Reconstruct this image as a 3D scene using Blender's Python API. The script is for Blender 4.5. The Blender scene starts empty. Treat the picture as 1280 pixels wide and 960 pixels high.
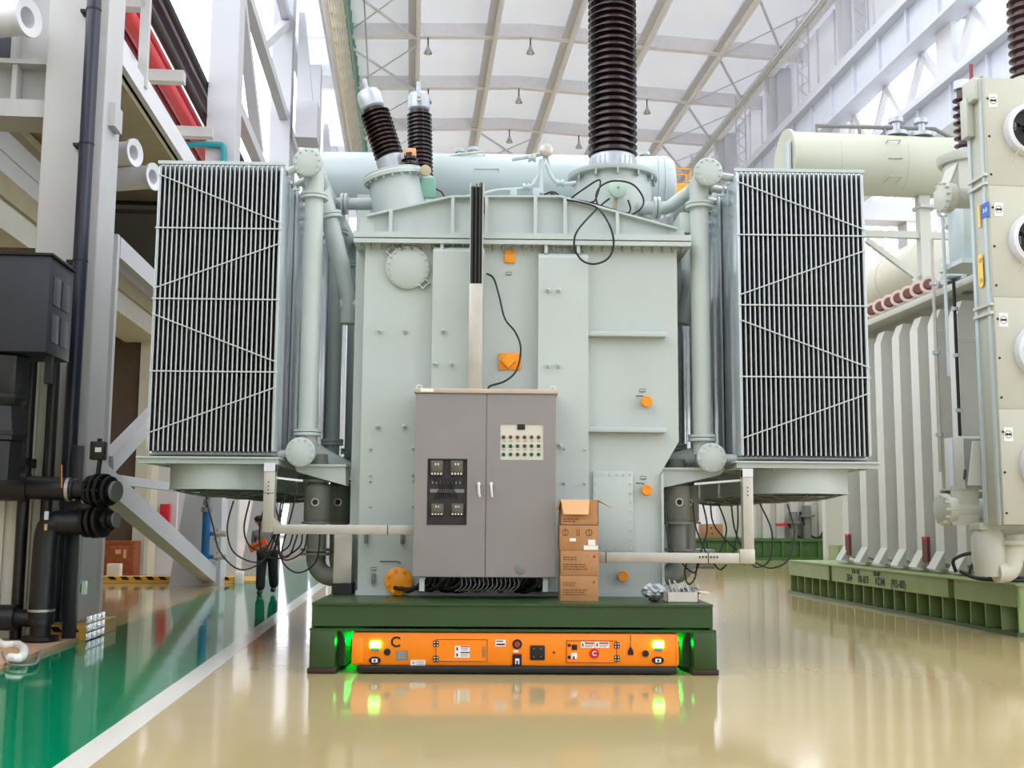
import bpy, bmesh, math, random
from math import sin, cos, pi, radians, atan, sqrt
from mathutils import Vector, Matrix
random.seed(7)
S = bpy.context.scene
COL = S.collection
# ------------------------------------------------------------------ camera
F, EYE = 1400.0, 1.65
PITCH = atan(170/1400); YAW = atan(28/1400*cos(PITCH)); ROLL = .007
HA = radians(3.95)                      # the hall axis is turned this much against the transformer
fwd = Vector((sin(YAW)*cos(PITCH), cos(YAW)*cos(PITCH), sin(PITCH)))
rt0 = Vector((cos(YAW), -sin(YAW), 0)); up0 = rt0.cross(fwd)
RT = rt0*cos(ROLL)+up0*sin(ROLL); UP = up0*cos(ROLL)-rt0*sin(ROLL)
cam = bpy.data.cameras.new('camera'); cam.sensor_width = 36; cam.lens = F/1280*36; cam.clip_end = 500
camo = bpy.data.objects.new('camera', cam); COL.objects.link(camo)
M = Matrix((RT, UP, -fwd)).transposed().to_4x4(); M.translation = (0, 0, EYE)
camo.matrix_world = M; S.camera = camo
# ------------------------------------------------------------------ world, exposure
S.view_settings.view_transform = 'Standard'; S.view_settings.look = 'None'
S.view_settings.exposure = -0.38; S.view_settings.gamma = 1; S.view_settings.use_curve_mapping = False
wd = bpy.data.worlds.new('sky'); S.world = wd; wd.use_nodes = True
bg = wd.node_tree.nodes['Background']; bg.inputs[0].default_value = (.93, .96, 1, 1); bg.inputs[1].default_value = 4.6
S.cycles.max_bounces = 8; S.cycles.diffuse_bounces = 4; S.cycles.glossy_bounces = 4
S.cycles.sample_clamp_indirect = 6; S.cycles.use_denoising = True
FILL_W = 520.0          # watts of each fill light added in the unseen roof
# ------------------------------------------------------------------ helpers
def lin(c): c /= 255.0; return c/12.92 if c <= .04045 else ((c+.055)/1.055)**2.4
def mat(name, rgb, rough=.5, metal=0., var=.06, scale=3., bump=0., emit=None, coat=0.):
    m = bpy.data.materials.new(name); m.use_nodes = True; nt = m.node_tree; b = nt.nodes['Principled BSDF']
    c = [lin(x) for x in rgb]
    b.inputs['Roughness'].default_value = rough; b.inputs['Metallic'].default_value = metal
    b.inputs['Coat Weight'].default_value = coat
    if var:
        tc = nt.nodes.new('ShaderNodeTexCoord'); n = nt.nodes.new('ShaderNodeTexNoise'); n.inputs['Scale'].default_value = scale; n.inputs['Detail'].default_value = 4
        r = nt.nodes.new('ShaderNodeValToRGB')
        r.color_ramp.elements[0].position = .3; r.color_ramp.elements[1].position = .7
        r.color_ramp.elements[0].color = [x*(1-var) for x in c]+[1]; r.color_ramp.elements[1].color = [min(1, x*(1+var)) for x in c]+[1]
        nt.links.new(tc.outputs['Object'], n.inputs['Vector']); nt.links.new(n.outputs['Fac'], r.inputs['Fac']); nt.links.new(r.outputs['Color'], b.inputs['Base Color'])
        if bump:
            bp = nt.nodes.new('ShaderNodeBump'); bp.inputs['Strength'].default_value = bump; bp.inputs['Distance'].default_value = .02
            nt.links.new(n.outputs['Fac'], bp.inputs['Height']); nt.links.new(bp.outputs['Normal'], b.inputs['Normal'])
    else: b.inputs['Base Color'].default_value = c+[1]
    if emit:
        b.inputs['Emission Color'].default_value = list(emit[0])+[1]; b.inputs['Emission Strength'].default_value = emit[1]
    return m
def translucent(m, fac):            # thin daylight-passing sheet
    nt = m.node_tree; out = nt.nodes['Material Output']; t = nt.nodes.new('ShaderNodeBsdfTranslucent'); t.inputs['Color'].default_value = (.92, .92, .95, 1)
    mx = nt.nodes.new('ShaderNodeMixShader'); mx.inputs[0].default_value = fac
    nt.links.new(nt.nodes['Principled BSDF'].outputs[0], mx.inputs[1]); nt.links.new(t.outputs[0], mx.inputs[2]); nt.links.new(mx.outputs[0], out.inputs[0])
def ray(px, py): return fwd+RT*((px-640)/F)+UP*((480-py)/F)
def toH(d): return Vector((cos(HA)*d[0]+sin(HA)*d[1], -sin(HA)*d[0]+cos(HA)*d[1], d[2]))
def frH(p): return Vector((cos(HA)*p[0]-sin(HA)*p[1], sin(HA)*p[0]+cos(HA)*p[1], p[2]))
E0 = Vector((0, 0, EYE))
def W(px, py, Y): d = ray(px, py); return E0+d*(Y/d[1])          # point of the transformer's frame at depth Y
def Wx(px, py, Y): return W(px, py, Y)[0]
def Wz(px, py, Y): return W(px, py, Y)[2]
def Hv(px, py, v): d = toH(ray(px, py)); return E0+d*(v/d[1])    # hall frame: u across, v along the hall
def Hu(px, py, u): d = toH(ray(px, py)); return E0+d*(u/d[0])
def Hz(px, py, z): d = toH(ray(px, py)); return E0+d*((z-EYE)/d[2])
ORG = {}
def perp(a):
    a = a.normalized(); t = Vector((0, 0, 1)) if abs(a.z) < .9 else Vector((1, 0, 0))
    u = a.cross(t).normalized(); return u, a.cross(u).normalized()
class MB:
    def __init__(s): s.b = bmesh.new()
    def box(s, a, b, bev=0.):
        lo = [min(p, q) for p, q in zip(a, b)]; hi = [max(p, q) for p, q in zip(a, b)]
        v = [s.b.verts.new((x, y, z)) for x in (lo[0], hi[0]) for y in (lo[1], hi[1]) for z in (lo[2], hi[2])]
        fs = [s.b.faces.new([v[i] for i in q]) for q in ((0, 1, 3, 2), (4, 6, 7, 5), (0, 4, 5, 1), (2, 3, 7, 6), (0, 2, 6, 4), (1, 5, 7, 3))]
        if bev:
            es = {e for f in fs for e in f.edges}
            bmesh.ops.bevel(s.b, geom=list(es), offset=bev, segments=2, affect='EDGES', profile=.5, clamp_overlap=True)
        return s
    def ring(s, c, u, w, r, n): return [s.b.verts.new(c+u*(r*cos(2*pi*i/n))+w*(r*sin(2*pi*i/n))) for i in range(n)]
    def skin(s, rings, closed=False, caps=True):
        n = len(rings[0]); k = len(rings)
        for j in range(k if closed else k-1):
            A, B = rings[j], rings[(j+1) % k]
            for i in range(n):
                try: s.b.faces.new((A[i], A[(i+1) % n], B[(i+1) % n], B[i]))
                except ValueError: pass
        if caps and not closed: s.b.faces.new(rings[0][::-1]); s.b.faces.new(rings[-1])
        return s
    def lathe(s, prof, p, ax=(0, 0, 1), n=24, caps=True):
        p = Vector(p); ax = Vector(ax).normalized(); u, w = perp(ax)
        return s.skin([s.ring(p+ax*t, u, w, max(r, 1e-4), n) for r, t in prof], caps=caps)
    def cyl(s, p, q, r, r2=None, n=20, caps=True):
        p, q = Vector(p), Vector(q); return s.lathe([(r, 0), (r if r2 is None else r2, (q-p).length)], p, q-p, n, caps)
    def tube(s, pts, r, n=8, smooth=0, closed=False):
        P = [Vector(p) for p in pts]
        if smooth:
            Q = []; m = len(P)
            for i in range(m if closed else m-1):
                if closed: a, b, c, d = P[i-1], P[i], P[(i+1) % m], P[(i+2) % m]
                else: a, b, c, d = P[max(i-1, 0)], P[i], P[i+1], P[min(i+2, m-1)]
                for k in range(smooth):
                    t = k/smooth; Q.append(.5*((2*b)+(c-a)*t+(2*a-5*b+4*c-d)*t*t+(3*b-a-3*c+d)*t**3))
            if not closed: Q.append(P[-1])
            P = Q
        m = len(P); rings = []; u = None
        for i in range(m):
            if closed: d = P[(i+1) % m]-P[i-1]
            else: d = P[min(i+1, m-1)]-P[max(i-1, 0)]
            d.normalize()
            if u is None: u, w = perp(d)
            else:
                u = (u-d*u.dot(d)).normalized(); w = d.cross(u)
            rings.append(s.ring(P[i], u, d.cross(u), r, n))
        return s.skin(rings, closed)
    def quad(s, *p): s.b.faces.new([s.b.verts.new(v) for v in p]); return s
    def prism(s, poly, ax, lo, hi):
        def pt(a, b, c): return {'x': (c, a, b), 'y': (a, c, b), 'z': (a, b, c)}[ax]
        A = [s.b.verts.new(pt(a, b, lo)) for a, b in poly]; B = [s.b.verts.new(pt(a, b, hi)) for a, b in poly]
        s.b.faces.new(A); s.b.faces.new(B[::-1]); n = len(A)
        for i in range(n): s.b.faces.new((A[i], B[i], B[(i+1) % n], A[(i+1) % n]))
        return s
    def beam(s, p, q, w, h=None):       # rectangular bar from p to q, w across, h upwards
        p, q = Vector(p), Vector(q); d = (q-p).normalized(); h = h or w
        t = Vector((0, 0, 1)) if abs(d.z) < .95 else Vector((0, 1, 0))
        u = d.cross(t).normalized()*w/2; v = u.cross(d).normalized()*h/2
        A = [s.b.verts.new(p+a*u+b*v) for a, b in ((-1, -1), (1, -1), (1, 1), (-1, 1))]
        B = [s.b.verts.new(q+a*u+b*v) for a, b in ((-1, -1), (1, -1), (1, 1), (-1, 1))]
        return s.skin([A, B])
    def ball(s, c, r, sx=1, sy=1, sz=1, n=12):
        g = bmesh.ops.create_uvsphere(s.b, u_segments=n*2, v_segments=n, radius=r)
        for v in g['verts']: v.co = Vector((v.co.x*sx, v.co.y*sy, v.co.z*sz))+Vector(c)
        return s
    def build(s, name, m, parent=None, org=None, rot=0., smooth=True):
        if parent is not None: o0 = ORG[parent.name]
        else:
            if org is None:
                xs = [v.co for v in s.b.verts]; org = [(min(c[i] for c in xs)+max(c[i] for c in xs))/2 for i in (0, 1)]+[min(c[2] for c in xs)]
            o0 = Vector(org)
        for v in s.b.verts: v.co -= o0
        bmesh.ops.recalc_face_normals(s.b, faces=s.b.faces)
        me = bpy.data.meshes.new(name); s.b.to_mesh(me); s.b.free()
        if smooth:
            me.polygons.foreach_set('use_smooth', [True]*len(me.polygons)); me.set_sharp_from_angle(angle=radians(38))
        me.materials.append(m)
        o = bpy.data.objects.new(name, me); COL.objects.link(o)
        if parent is not None: o.parent = parent
        else: o.location = frH(o0) if rot else o0; o.rotation_euler = (0, 0, rot)
        ORG[o.name] = o0
        return o
def tag(o, label, cat, group=None, kind=None):
    o['label'] = label; o['category'] = cat
    if group: o['group'] = group
    if kind: o['kind'] = kind
    return o
def thing(name, label, cat, org, rot=0., group=None):
    o = bpy.data.objects.new(name, None); COL.objects.link(o); o.empty_display_size = .2
    o0 = Vector(org); o.location = frH(o0) if rot else o0; o.rotation_euler = (0, 0, rot); ORG[o.name] = o0
    return tag(o, label, cat, group)
def struct(mb, name, m, rot=HA, smooth=False):
    o = mb.build(name, m, None, (0, 0, 0), rot, smooth); o['kind'] = 'structure'; return o
def dup(o, parent=None, move=(0, 0, 0)):    # copies a part (or a thing) with everything below it
    c = o.copy(); COL.objects.link(c)
    if parent is not None: c.parent = parent
    c.location = o.location+Vector(move); ORG[c.name] = ORG[o.name]
    for ch in o.children: dup(ch, c)
    return c
def text(body, size, loc, m, parent, name='lettering', rot=(pi/2, 0, 0)):
    cu = bpy.data.curves.new(name, 'FONT'); cu.body = body; cu.size = size; cu.extrude = .001; cu.offset = size*.018; cu.align_x = 'CENTER'; cu.align_y = 'CENTER'
    f_ = bpy.data.objects.new(name, cu); COL.objects.link(f_); bpy.context.view_layer.update()
    me = bpy.data.meshes.new_from_object(f_.evaluated_get(bpy.context.evaluated_depsgraph_get())); bpy.data.objects.remove(f_)
    me.materials.clear(); me.materials.append(m); o = bpy.data.objects.new(name, me); COL.objects.link(o); o.parent = parent; ORG[o.name] = ORG[parent.name]
    o.location = Vector(loc)-ORG[parent.name]; o.rotation_euler = rot; return o
# ------------------------------------------------------------------ materials
PAINT = mat('grey_green_paint', (178, 188, 185), .38, var=.03, scale=1.2)
PAINT2 = mat('radiator_paint', (182, 195, 197), .32, var=.03)
RADP = mat('galvanised_radiator', (172, 176, 177), .3, .88, var=.03)
COLW = mat('column_paint', (184, 185, 191), .5, var=.03, scale=.6)
SHADEP = mat('pump_paint', (112, 116, 108), .4, var=.06)  # grey paint with the pumps' shade put into it; plain dark grey elsewhere
BEIGEP = mat('warm_grey_paint', (190, 192, 182), .42, var=.03, scale=1.)
COOLP = mat('khaki_grey_paint', (180, 180, 166), .42, var=.03, scale=1.)
CONSP = mat('pale_olive_paint', (186, 189, 173), .4, var=.03, scale=1.)
WHITE = mat('white_steel', (212, 213, 218), .5, var=.03, scale=.6)
STEEL = mat('light_grey_steel', (186, 186, 186), .5, var=.05, scale=.8)
ROOF = mat('roof_sheet', (232, 236, 248), .7, var=.03, scale=.3)
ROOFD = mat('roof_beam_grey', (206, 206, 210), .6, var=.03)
ROOFB = mat('roof_beam', (240, 238, 240), .6, var=.03)
SIDING = mat('siding', (234, 234, 240), .6, var=.03, scale=.4)
translucent(ROOF, .11); SIDEL = mat('light_siding_sheet', (232, 233, 240), .6, var=.03, scale=.4); translucent(SIDEL, .09)
BLUEG = mat('pale_blue_panel', (206, 211, 224), .5, var=.04)
TRUNK = mat('brushed_steel', (186, 182, 172), .38, .55, var=.06, scale=5)
CABG = mat('stainless_cabinet', (142, 138, 137), .42, .5, var=.05, scale=1.3)
CABT = mat('cabinet_cap', (188, 172, 155), .45, .2, var=.06)
PORC = mat('brown_porcelain', (38, 20, 22), .16, var=.1, scale=6)
CAST = mat('cast_aluminium', (176, 182, 190), .34, .4, var=.08, scale=8)
BLACK = mat('black_rubber', (11, 11, 12), .5, var=.1)
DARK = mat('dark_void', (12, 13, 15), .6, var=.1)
YELLOW = mat('yellow_cap', (238, 150, 12), .4, var=.05)
ORANGE = mat('orange_paint', (246, 134, 0), .38, var=.03)
GREEN = mat('olive_green_paint', (42, 70, 30), .34, var=.1, scale=2.5)
GREENL = mat('sage_green_paint', (132, 150, 96), .45, var=.12, scale=2.)
GREENB = mat('bright_green_paint', (64, 102, 46), .45, var=.1)
CARD = mat('cardboard', (172, 124, 80), .75, var=.06, scale=5)
CARDI = mat('cardboard_inside', (214, 168, 120), .75, var=.05)
INK = mat('brown_print', (112, 66, 36), .7, var=0)
PAPER = mat('white_label', (232, 230, 226), .6, var=0)
GREYL = mat('grey_label', (120, 122, 120), .5, var=.05)
RED = mat('red_paint', (196, 26, 40), .4, var=.06)
DKRED = mat('dark_red_paint', (128, 24, 34), .4, var=.06)
NAVY = mat('dark_blue_insulation', (30, 34, 52), .35, var=.1)
PIPEB = mat('black_insulation', (22, 23, 27), .42, var=.15, scale=6, bump=.15)
BOXB = mat('charcoal_sheet', (34, 37, 46), .5, var=.12, scale=2)
TEAL = mat('teal_paint', (20, 140, 150), .4, var=.04)
BLUE = mat('blue_paint', (14, 92, 150), .4, var=.05)
OLIVE = mat('olive_beige_board', (168, 158, 128), .6, var=.06)
BROWN = mat('brown_board', (84, 68, 54), .7, var=.1)
WOOD = mat('crate_plywood', (150, 76, 36), .6, var=.25, scale=7)
HAZY = mat('hazard_yellow', (226, 176, 78), .5, var=.05)
METERB = mat('meter_body', (74, 70, 64), .4, var=.1)
CREAM = mat('cream_panel', (203, 202, 188), .5, var=.04)
GLASS = mat('tinted_window', (30, 29, 28), .12, var=0)
LEDG = mat('headlamp_glow', (255, 255, 220), .3, var=0, emit=((.03, 1., .035), 18.))
LEDS = mat('green_strip_glow', (60, 255, 90), .3, var=0, emit=((.0, 1., .06), 160.))
SKIN = mat('skin', (176, 122, 98), .5, var=.04)
# ------------------------------------------------------------------ floor
def floor_mat(name, rgb, rough, var=.05):
    m = mat(name, rgb, rough, var=var, scale=.35); nt = m.node_tree; b = nt.nodes['Principled BSDF']
    tc = nt.nodes.new('ShaderNodeTexCoord'); n = nt.nodes.new('ShaderNodeTexNoise'); n.inputs['Scale'].default_value = 1.6; n.inputs['Detail'].default_value = 3
    bp = nt.nodes.new('ShaderNodeBump'); bp.inputs['Strength'].default_value = .10; bp.inputs['Distance'].default_value = .02
    n2 = nt.nodes.new('ShaderNodeTexNoise'); n2.inputs['Scale'].default_value = 9.; r = nt.nodes.new('ShaderNodeMapRange')
    r.inputs['To Min'].default_value = rough*.7; r.inputs['To Max'].default_value = rough*1.4
    nt.links.new(tc.outputs['Object'], n.inputs['Vector']); nt.links.new(n.outputs['Fac'], bp.inputs['Height']); nt.links.new(bp.outputs['Normal'], b.inputs['Normal'])
    nt.links.new(tc.outputs['Object'], n2.inputs['Vector']); nt.links.new(n2.outputs['Fac'], r.inputs['Value']); nt.links.new(r.outputs['Result'], b.inputs['Roughness'])
    return m
FL = floor_mat('beige_epoxy_floor', (178, 160, 117), .085); FG = floor_mat('green_epoxy_floor', (0, 126, 86), .07); FW = floor_mat('white_floor_line', (222, 220, 214), .15)
struct(MB().box((-16, -14, -.3), (32, 100, 0)), 'floor', FL)
struct(MB().box((-4.4, -14, 0), (-2.33, 100, .003)), 'floor_green_lane', FG)
struct(MB().box((-2.33, -14, 0), (-2.1, 100, .003)), 'floor_white_line', FW)
# ------------------------------------------------------------------ roof: sheet with openings for added fill lights, out of view over the camera end
ZR = 23.9
def zr(u): return ZR-.045*abs(u-5)
FILL_BAYS = [(1.5, 12.5, v, v+6) for v in (7, 16, 25, 34)]
mb = MB()
def sheet(u0, u1, v0, v1):
    if u0 < 5 < u1: sheet(u0, 5, v0, v1); sheet(5, u1, v0, v1); return
    z0, z1 = zr(u0), zr(u1)
    mb.quad((u0, v0, z0), (u1, v0, z1), (u1, v1, z1), (u0, v1, z0))
vs = -14
for a, b, v0, v1 in FILL_BAYS:
    sheet(-6, 18, vs, v0); sheet(-6, a, v0, v1); sheet(b, 18, v0, v1); vs = v1
sheet(-6, 18, vs, 100)
struct(mb, 'ceiling', ROOF)
for k, (a, b, v0, v1) in enumerate(FILL_BAYS):
    fr = MB()
    for u in (a, b): fr.box((u-.1, v0, 22.9), (u+.1, v1, 23.9))
    for v in (v0, v1): fr.box((a, v-.1, 22.9), (b, v+.1, 23.9))
    struct(fr, 'window_%d' % (k+1), WHITE)  # frame added around each unseen fill light
    L = bpy.data.lights.new('skylight', 'AREA'); L.shape = 'RECTANGLE'; L.size = b-a-.3; L.size_y = v1-v0-.3; L.energy = FILL_W; L.color = (1, .985, .96)
    o = bpy.data.objects.new('skylight', L); COL.objects.link(o); o.location = frH(((a+b)/2, (v0+v1)/2, 23.6)); o.rotation_euler = (0, 0, HA)
for v in [0, 12, 24, 36]+list(range(42, 100, 6)):      # rafters
    mb = MB()
    for u0, u1 in ((-6, 5), (5, 18)):
        for dz, w in ((0, .12), (-.62, .32)):
            z0, z1 = zr(u0)+dz, zr(u1)+dz
            if dz == 0: mb.prism([(u0, z0), (u1, z1), (u1, z1-.62), (u0, z0-.62)], 'y', v-.04, v+.04)
            else: mb.prism([(u0, z0), (u1, z1), (u1, z1-.05), (u0, z0-.05)], 'y', v-.16, v+.16)
    struct(mb, 'roof_rafter', ROOFB)
for u in (-3.5, -.1, 3.35, 6.8, 10.2, 13.7, 16.6):     # lengthwise beams
    z = zr(u); struct(MB().box((u-.05, 40, z-.75), (u+.05, 100, z)).box((u-.0, 40, z-.8), (u+.16, 100, z-.74)), 'roof_purlin', ROOFB)
    struct(MB().box((u-.38, 40, z-.62), (u-.02, 100, z-.5)), 'roof_cable_tray', ROOFD)  # shade on the beam's flank, put in as a darker strip
for v in range(42, 96, 6):                              # thin cross braces
    for u0, u1 in ((-3.5, -.1), (13.7, 16.6)) + (((3.35, 6.8),) if v > 58 else ()):
        mb = MB(); z = zr(u0)-.7
        mb.beam((u0, v+.2, z), (u1, v+5.8, z), .09, .09).beam((u0, v+5.8, z-.1), (u1, v+.2, z-.1), .05, .05)
        struct(mb, 'roof_brace', WHITE)
for u, v in [(.4, 48), (.5, 54), (5.0, 48), (5.05, 54), (5.1, 60), (9, 60), (8.9, 66), (5.2, 66), (11.6, 54)]:
    t = thing('pendant_lamp', 'small pendant lamp hanging from the roof rafters on a thin stem', 'lamp', (u, v, zr(u)-2), HA, 'pendant lamps under the roof')
    z = zr(u)-.66+.5
    MB().cyl((u, v, z-.95), (u, v, z-.45), .03, n=8).build('stem', DARK, t)
    MB().lathe([(.06, 0), (.09, -.12), (.2, -.34), (.19, -.34), (.05, -.12)], (u, v, z-.9), n=16).build('lamp_shade', STEEL, t)
    MB().ball((u, v, z-1.17), .1, n=8).build('bulb', PAPER, t)
# ------------------------------------------------------------------ right side of the hall
U1 = 16.0
struct(MB().quad((17.6, 30, 18.8), (17.6, 100, 18.8), (17.6, 100, 23.4), (17.6, 30, 23.4)), 'wall_right_upper', SIDEL)
mb = MB()
for v in range(30, 100, 2): mb.box((17.52, v-.05, 18.8), (17.6, v+.05, 23.3))
struct(mb, 'trim_1', SIDING)
def girder(name, u, z0, z1, step, m, top=.35):
    mb = MB().box((u, 14, z0), (u+.25, 100, z1)); v = 14
    mb.box((u-.25, 14, z0-.1), (u+.5, 100, z0)); mb.box((u-.35, 14, z1), (u+.6, 100, z1+.12))
    while v < 100: mb.box((u-.12, v-.06, z0), (u, v+.06, z1)); v += step
    struct(mb, name, m); struct(MB().box((u-.1, 14, z1+.12), (u+1.4, 100, z1+.12+top)), name+'_rail', WHITE)
girder('crane_girder_upper', U1, EYE+15.4, EYE+16.75, 2.2, BLUEG, .5)
girder('crane_girder_lower', U1+.3, EYE+12.1, EYE+13.35, 2.2, BLUEG, .3)
for v in (23, 32, 41, 50, 59, 68, 77, 86, 95):
    mb = MB().box((18.85, v-.4, 0), (19.5, v+.4, 14)).box((17, v-.45, 13.2), (19.5, v+.45, 14)).box((16.9, v-.45, 14), (17.55, v+.45, 23)).box((U1+.25, v-.5, EYE+13.7), (17.5, v+.5, EYE+15.4))
    mb.box((16.6, v-.3, 18.6), (17.2, v+.3, 23))
    mb.beam((16.4, v, 22.9), (17, v, 20.8), .3)
    struct(mb, 'steel_column', WHITE)
    if v < 60:
        mb = MB()
        for k in range(3):
            a = v+.5+k*2.8; mb.beam((U1+.5, a, EYE+13.6), (U1+.5, a+1.4, EYE+15.3), .2).beam((U1+.5, a+1.4, EYE+15.3), (U1+.5, a+2.8, EYE+13.6), .2)
        struct(mb, 'wall_brace', WHITE)
for v in (38, 44, 53, 62, 71):                          # slim lattice posts below the eaves
    mb = MB()
    for du in (0, .7):
        mb.beam((15.9+du*.7, v, 19), (15.9+du*.7, v, 22.9), .06)
    for k in range(5):
        z = 19+k*.75; mb.beam((15.9, v, z), (16.4, v, z+.38), .04).beam((16.4, v, z+.38), (15.9, v, z+.75), .04)
    struct(mb, 'lattice_post', WHITE)
struct(MB().box((19.6, 10, 0), (19.8, 100, 9.5)), 'wall_right', SIDING)
mb = MB()
for k in range(26): mb.box((26, 20, 9.6+k*.52), (26.05, 98, 9.6+k*.52+.3))
struct(mb, 'window_9', WHITE)                            # louvred glazing of the next bay
mb = MB()
for v in range(20, 100, 7): mb.box((25.4, v, 0), (25.9, v+.5, 23)).beam((25.6, v, 9), (25.6, v+7, 13), .3).beam((25.6, v+7, 13), (25.6, v+3, 17), .25)
struct(mb, 'next_bay_frame', WHITE)
for u, z in ((15.0, 20.9), (14.4, 20.3)):              # handrail pipes under the eaves
    tag(MB().tube([(u, 30, z), (u, 98, z)], .07, 8).build('conduit_pipe', STEEL, rot=HA), 'grey conduit pipe running under the right eaves, %s of the two' % ('upper' if u > 14.8 else 'lower'), 'pipe', 'conduits under the eaves')
struct(MB().box((-16, -14.3, 0), (26, -14, 24)), 'wall_front', SIDING)  # unseen end wall, added to keep out sky light from behind the camera
# ------------------------------------------------------------------ far end
mb = MB()
mb.box((-16, 100, 9), (18, 100.4, 24)).box((4, 100, 0), (18, 100.4, 9)).box((-16, 100, 0), (-13.5, 100.4, 9))
struct(mb, 'wall_back', SIDING)
mb = MB()
for u in (-13.5, -9.2, -4.8, -.4, 4): mb.box((u-.12, 99.9, 0), (u+.12, 100.2, 9))
for z in (.1, 3, 6, 8.9): mb.box((-13.5, 99.9, z-.1), (4, 100.2, z+.1))
struct(mb, 'door_1', STEEL)
# ------------------------------------------------------------------ left side of the hall
struct(MB().box((-16.3, -14, 0), (-16, 100, 12)), 'wall_left', OLIVE)
for k, v in enumerate((28.6, 40.6, 52.6, 64.6, 76.6, 88.6)):
    mb = MB().box((-5.45, v, 0), (-4.7, v+.85, 23.5), .02)
    mb.prism([(-5.9, 0), (-4.66, 0), (-4.7, 3.2), (-5.45, 3.2)], 'y', v-.02, v+.87)
    struct(mb, 'steel_column', COLW)
struct(MB().box((-5.38, 16.1, .2), (-4.52, 16.95, 23.5), .02).box((-4.52, 16.3, 7.35), (-4.42, 16.7, 7.7)), 'steel_column', STEEL)
struct(MB().box((-5.7, 15.75, 0), (-4.3, 17.3, .2), .01), 'column_kerb', HAZY)
mb = MB()
for k in range(6):
    u = -5.6+k*.22; mb.prism([(u, .12), (u+.11, .12), (u+.05, .19), (u-.06, .19)], 'y', 15.74, 15.76)
struct(mb, 'column_kerb_stripes', BLACK)
struct(MB().box((-8.2, 29.3, 0), (-4.42, 29.8, .17), .01).box((-8.2, 29.8, 0), (-3.95, 32, .05)), 'hazard_kerb', HAZY)
mb = MB()
for k in range(12):
    u = -8.1+k*.31; mb.prism([(u, .09), (u+.16, .09), (u+.08, .172), (u-.08, .172)], 'y', 29.29, 29.31)
struct(mb, 'hazard_kerb_stripes', BLACK)
# bracing frame between first and second column
mb = MB()
mb.beam((-4.9, 28.5, .25), (-4.9, 17.2, 2.45), .3, .38)
mb.box((-5.02, 18.6, .1), (-4.9, 18.75, 6.3)); mb.box((-5.02, 18.8, 2.2), (-4.9, 28.5, 2.36)); mb.beam((-4.95, 18.8, 2.5), (-4.95, 28.5, 5.9), .22, .3)
mb.box((-5.02, 18.8, 5.95), (-4.9, 28.5, 6.3))
struct(mb, 'column_brace', COLW)
mb = MB()   # open frames between the further columns, high up
for v in (29.5, 41.5):
    for z in (9.2, 12.6, 16.3, 20): mb.box((-5.1, v, z), (-4.8, v+11.2, z+.35))
    mb.beam((-4.95, v, 9.5), (-4.95, v+5, 12.6), .3).beam((-4.95, v+5, 13), (-4.95, v, 16.3), .3).beam((-4.95, v+5, 16.5), (-4.95, v+11, 20), .3).beam((-4.95, v+11, 9.5), (-4.95, v+6, 12.6), .3)
struct(mb, 'column_brace', COLW)
mb = MB()   # brackets carrying the far runway
for v in (40.6, 52.6, 64.6): mb.box((-4.5, v-.2, 15.6), (-3.7, v+1, 17)).prism([(-4.5, 17), (-3.9, 17), (-4.3, 20.5), (-4.5, 20.5)], 'y', v, v+.6)
struct(mb, 'column_bracket', COLW)
# crane ways and soffits on the left
struct(MB().box((-8.4, 6, 7.8), (-7.5, 60, 8.68)).box((-8.4, 6, 8.22), (-7.46, 60, 8.26)), 'crane_girder_left', WHITE)
struct(MB().box((-8.8, 6, 7.38), (-7.42, 60, 7.8)).box((-8.8, 6, 8.68), (-7.3, 60, 8.85)), 'crane_girder_left_flange', OLIVE)
struct(MB().box((-8.6, 6, 6.85), (-7.5, 60, 7.38)), 'crane_girder_left_base', CREAM)
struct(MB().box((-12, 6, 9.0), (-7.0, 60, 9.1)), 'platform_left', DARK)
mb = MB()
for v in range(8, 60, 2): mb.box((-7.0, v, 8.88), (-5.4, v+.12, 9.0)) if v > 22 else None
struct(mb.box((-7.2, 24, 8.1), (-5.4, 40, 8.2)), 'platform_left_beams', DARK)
struct(MB().box((-7.6, 17.2, 8.95), (-5.0, 60, 9.05)), 'soffit_left', OLIVE)
struct(MB().box((-5.3, 17.2, 9.05), (-4.95, 60, 9.55)).box((-5.2, 17.2, 9.05), (-4.85, 60, 9.12)).box((-5.34, 17.2, 9.85), (-5.2, 60, 10.05)), 'runway_left', WHITE)
mb = MB()
for v in (20, 23.5, 27, 31, 36): mb.box((-6.4, v, 10.9), (-5.0, v+.25, 11.15))
struct(mb, 'pipe_rack', STEEL)
struct(MB().box((-9, 16.2, 7.4), (-5.38, 16.9, 7.66)).box((-9, 16.5, 7.66), (-5.38, 16.6, 8.25)).box((-9, 16.2, 8.2), (-5.38, 16.9, 8.27)).box((-5.9, 16.25, 7.66), (-5.83, 16.5, 8.2)).box((-5.92, 16.2, 8.27), (-5.85, 16.7, 12)).box((-5.85, 16.4, 8.27), (-5.38, 16.5, 12)), 'cross_beam_left', STEEL)
# background panels behind the left radiators
struct(MB().box((-9.5, 34, 0), (-8.1, 34.3, 8)), 'wall_panel_dark', BROWN)
struct(MB().box((-8.1, 33.9, 0), (-7.75, 34.4, 8)).box((-9.7, 33.8, 0), (-9.5, 34.3, 8)), 'trim_2', CREAM)
struct(MB().box((-7.75, 38, 0), (-5.7, 38.3, 5)), 'wall_panel_white', WHITE)
struct(MB().box((-6.75, 37.9, 2.3), (-6.35, 38, 4.1)), 'door_2', OLIVE)
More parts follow.
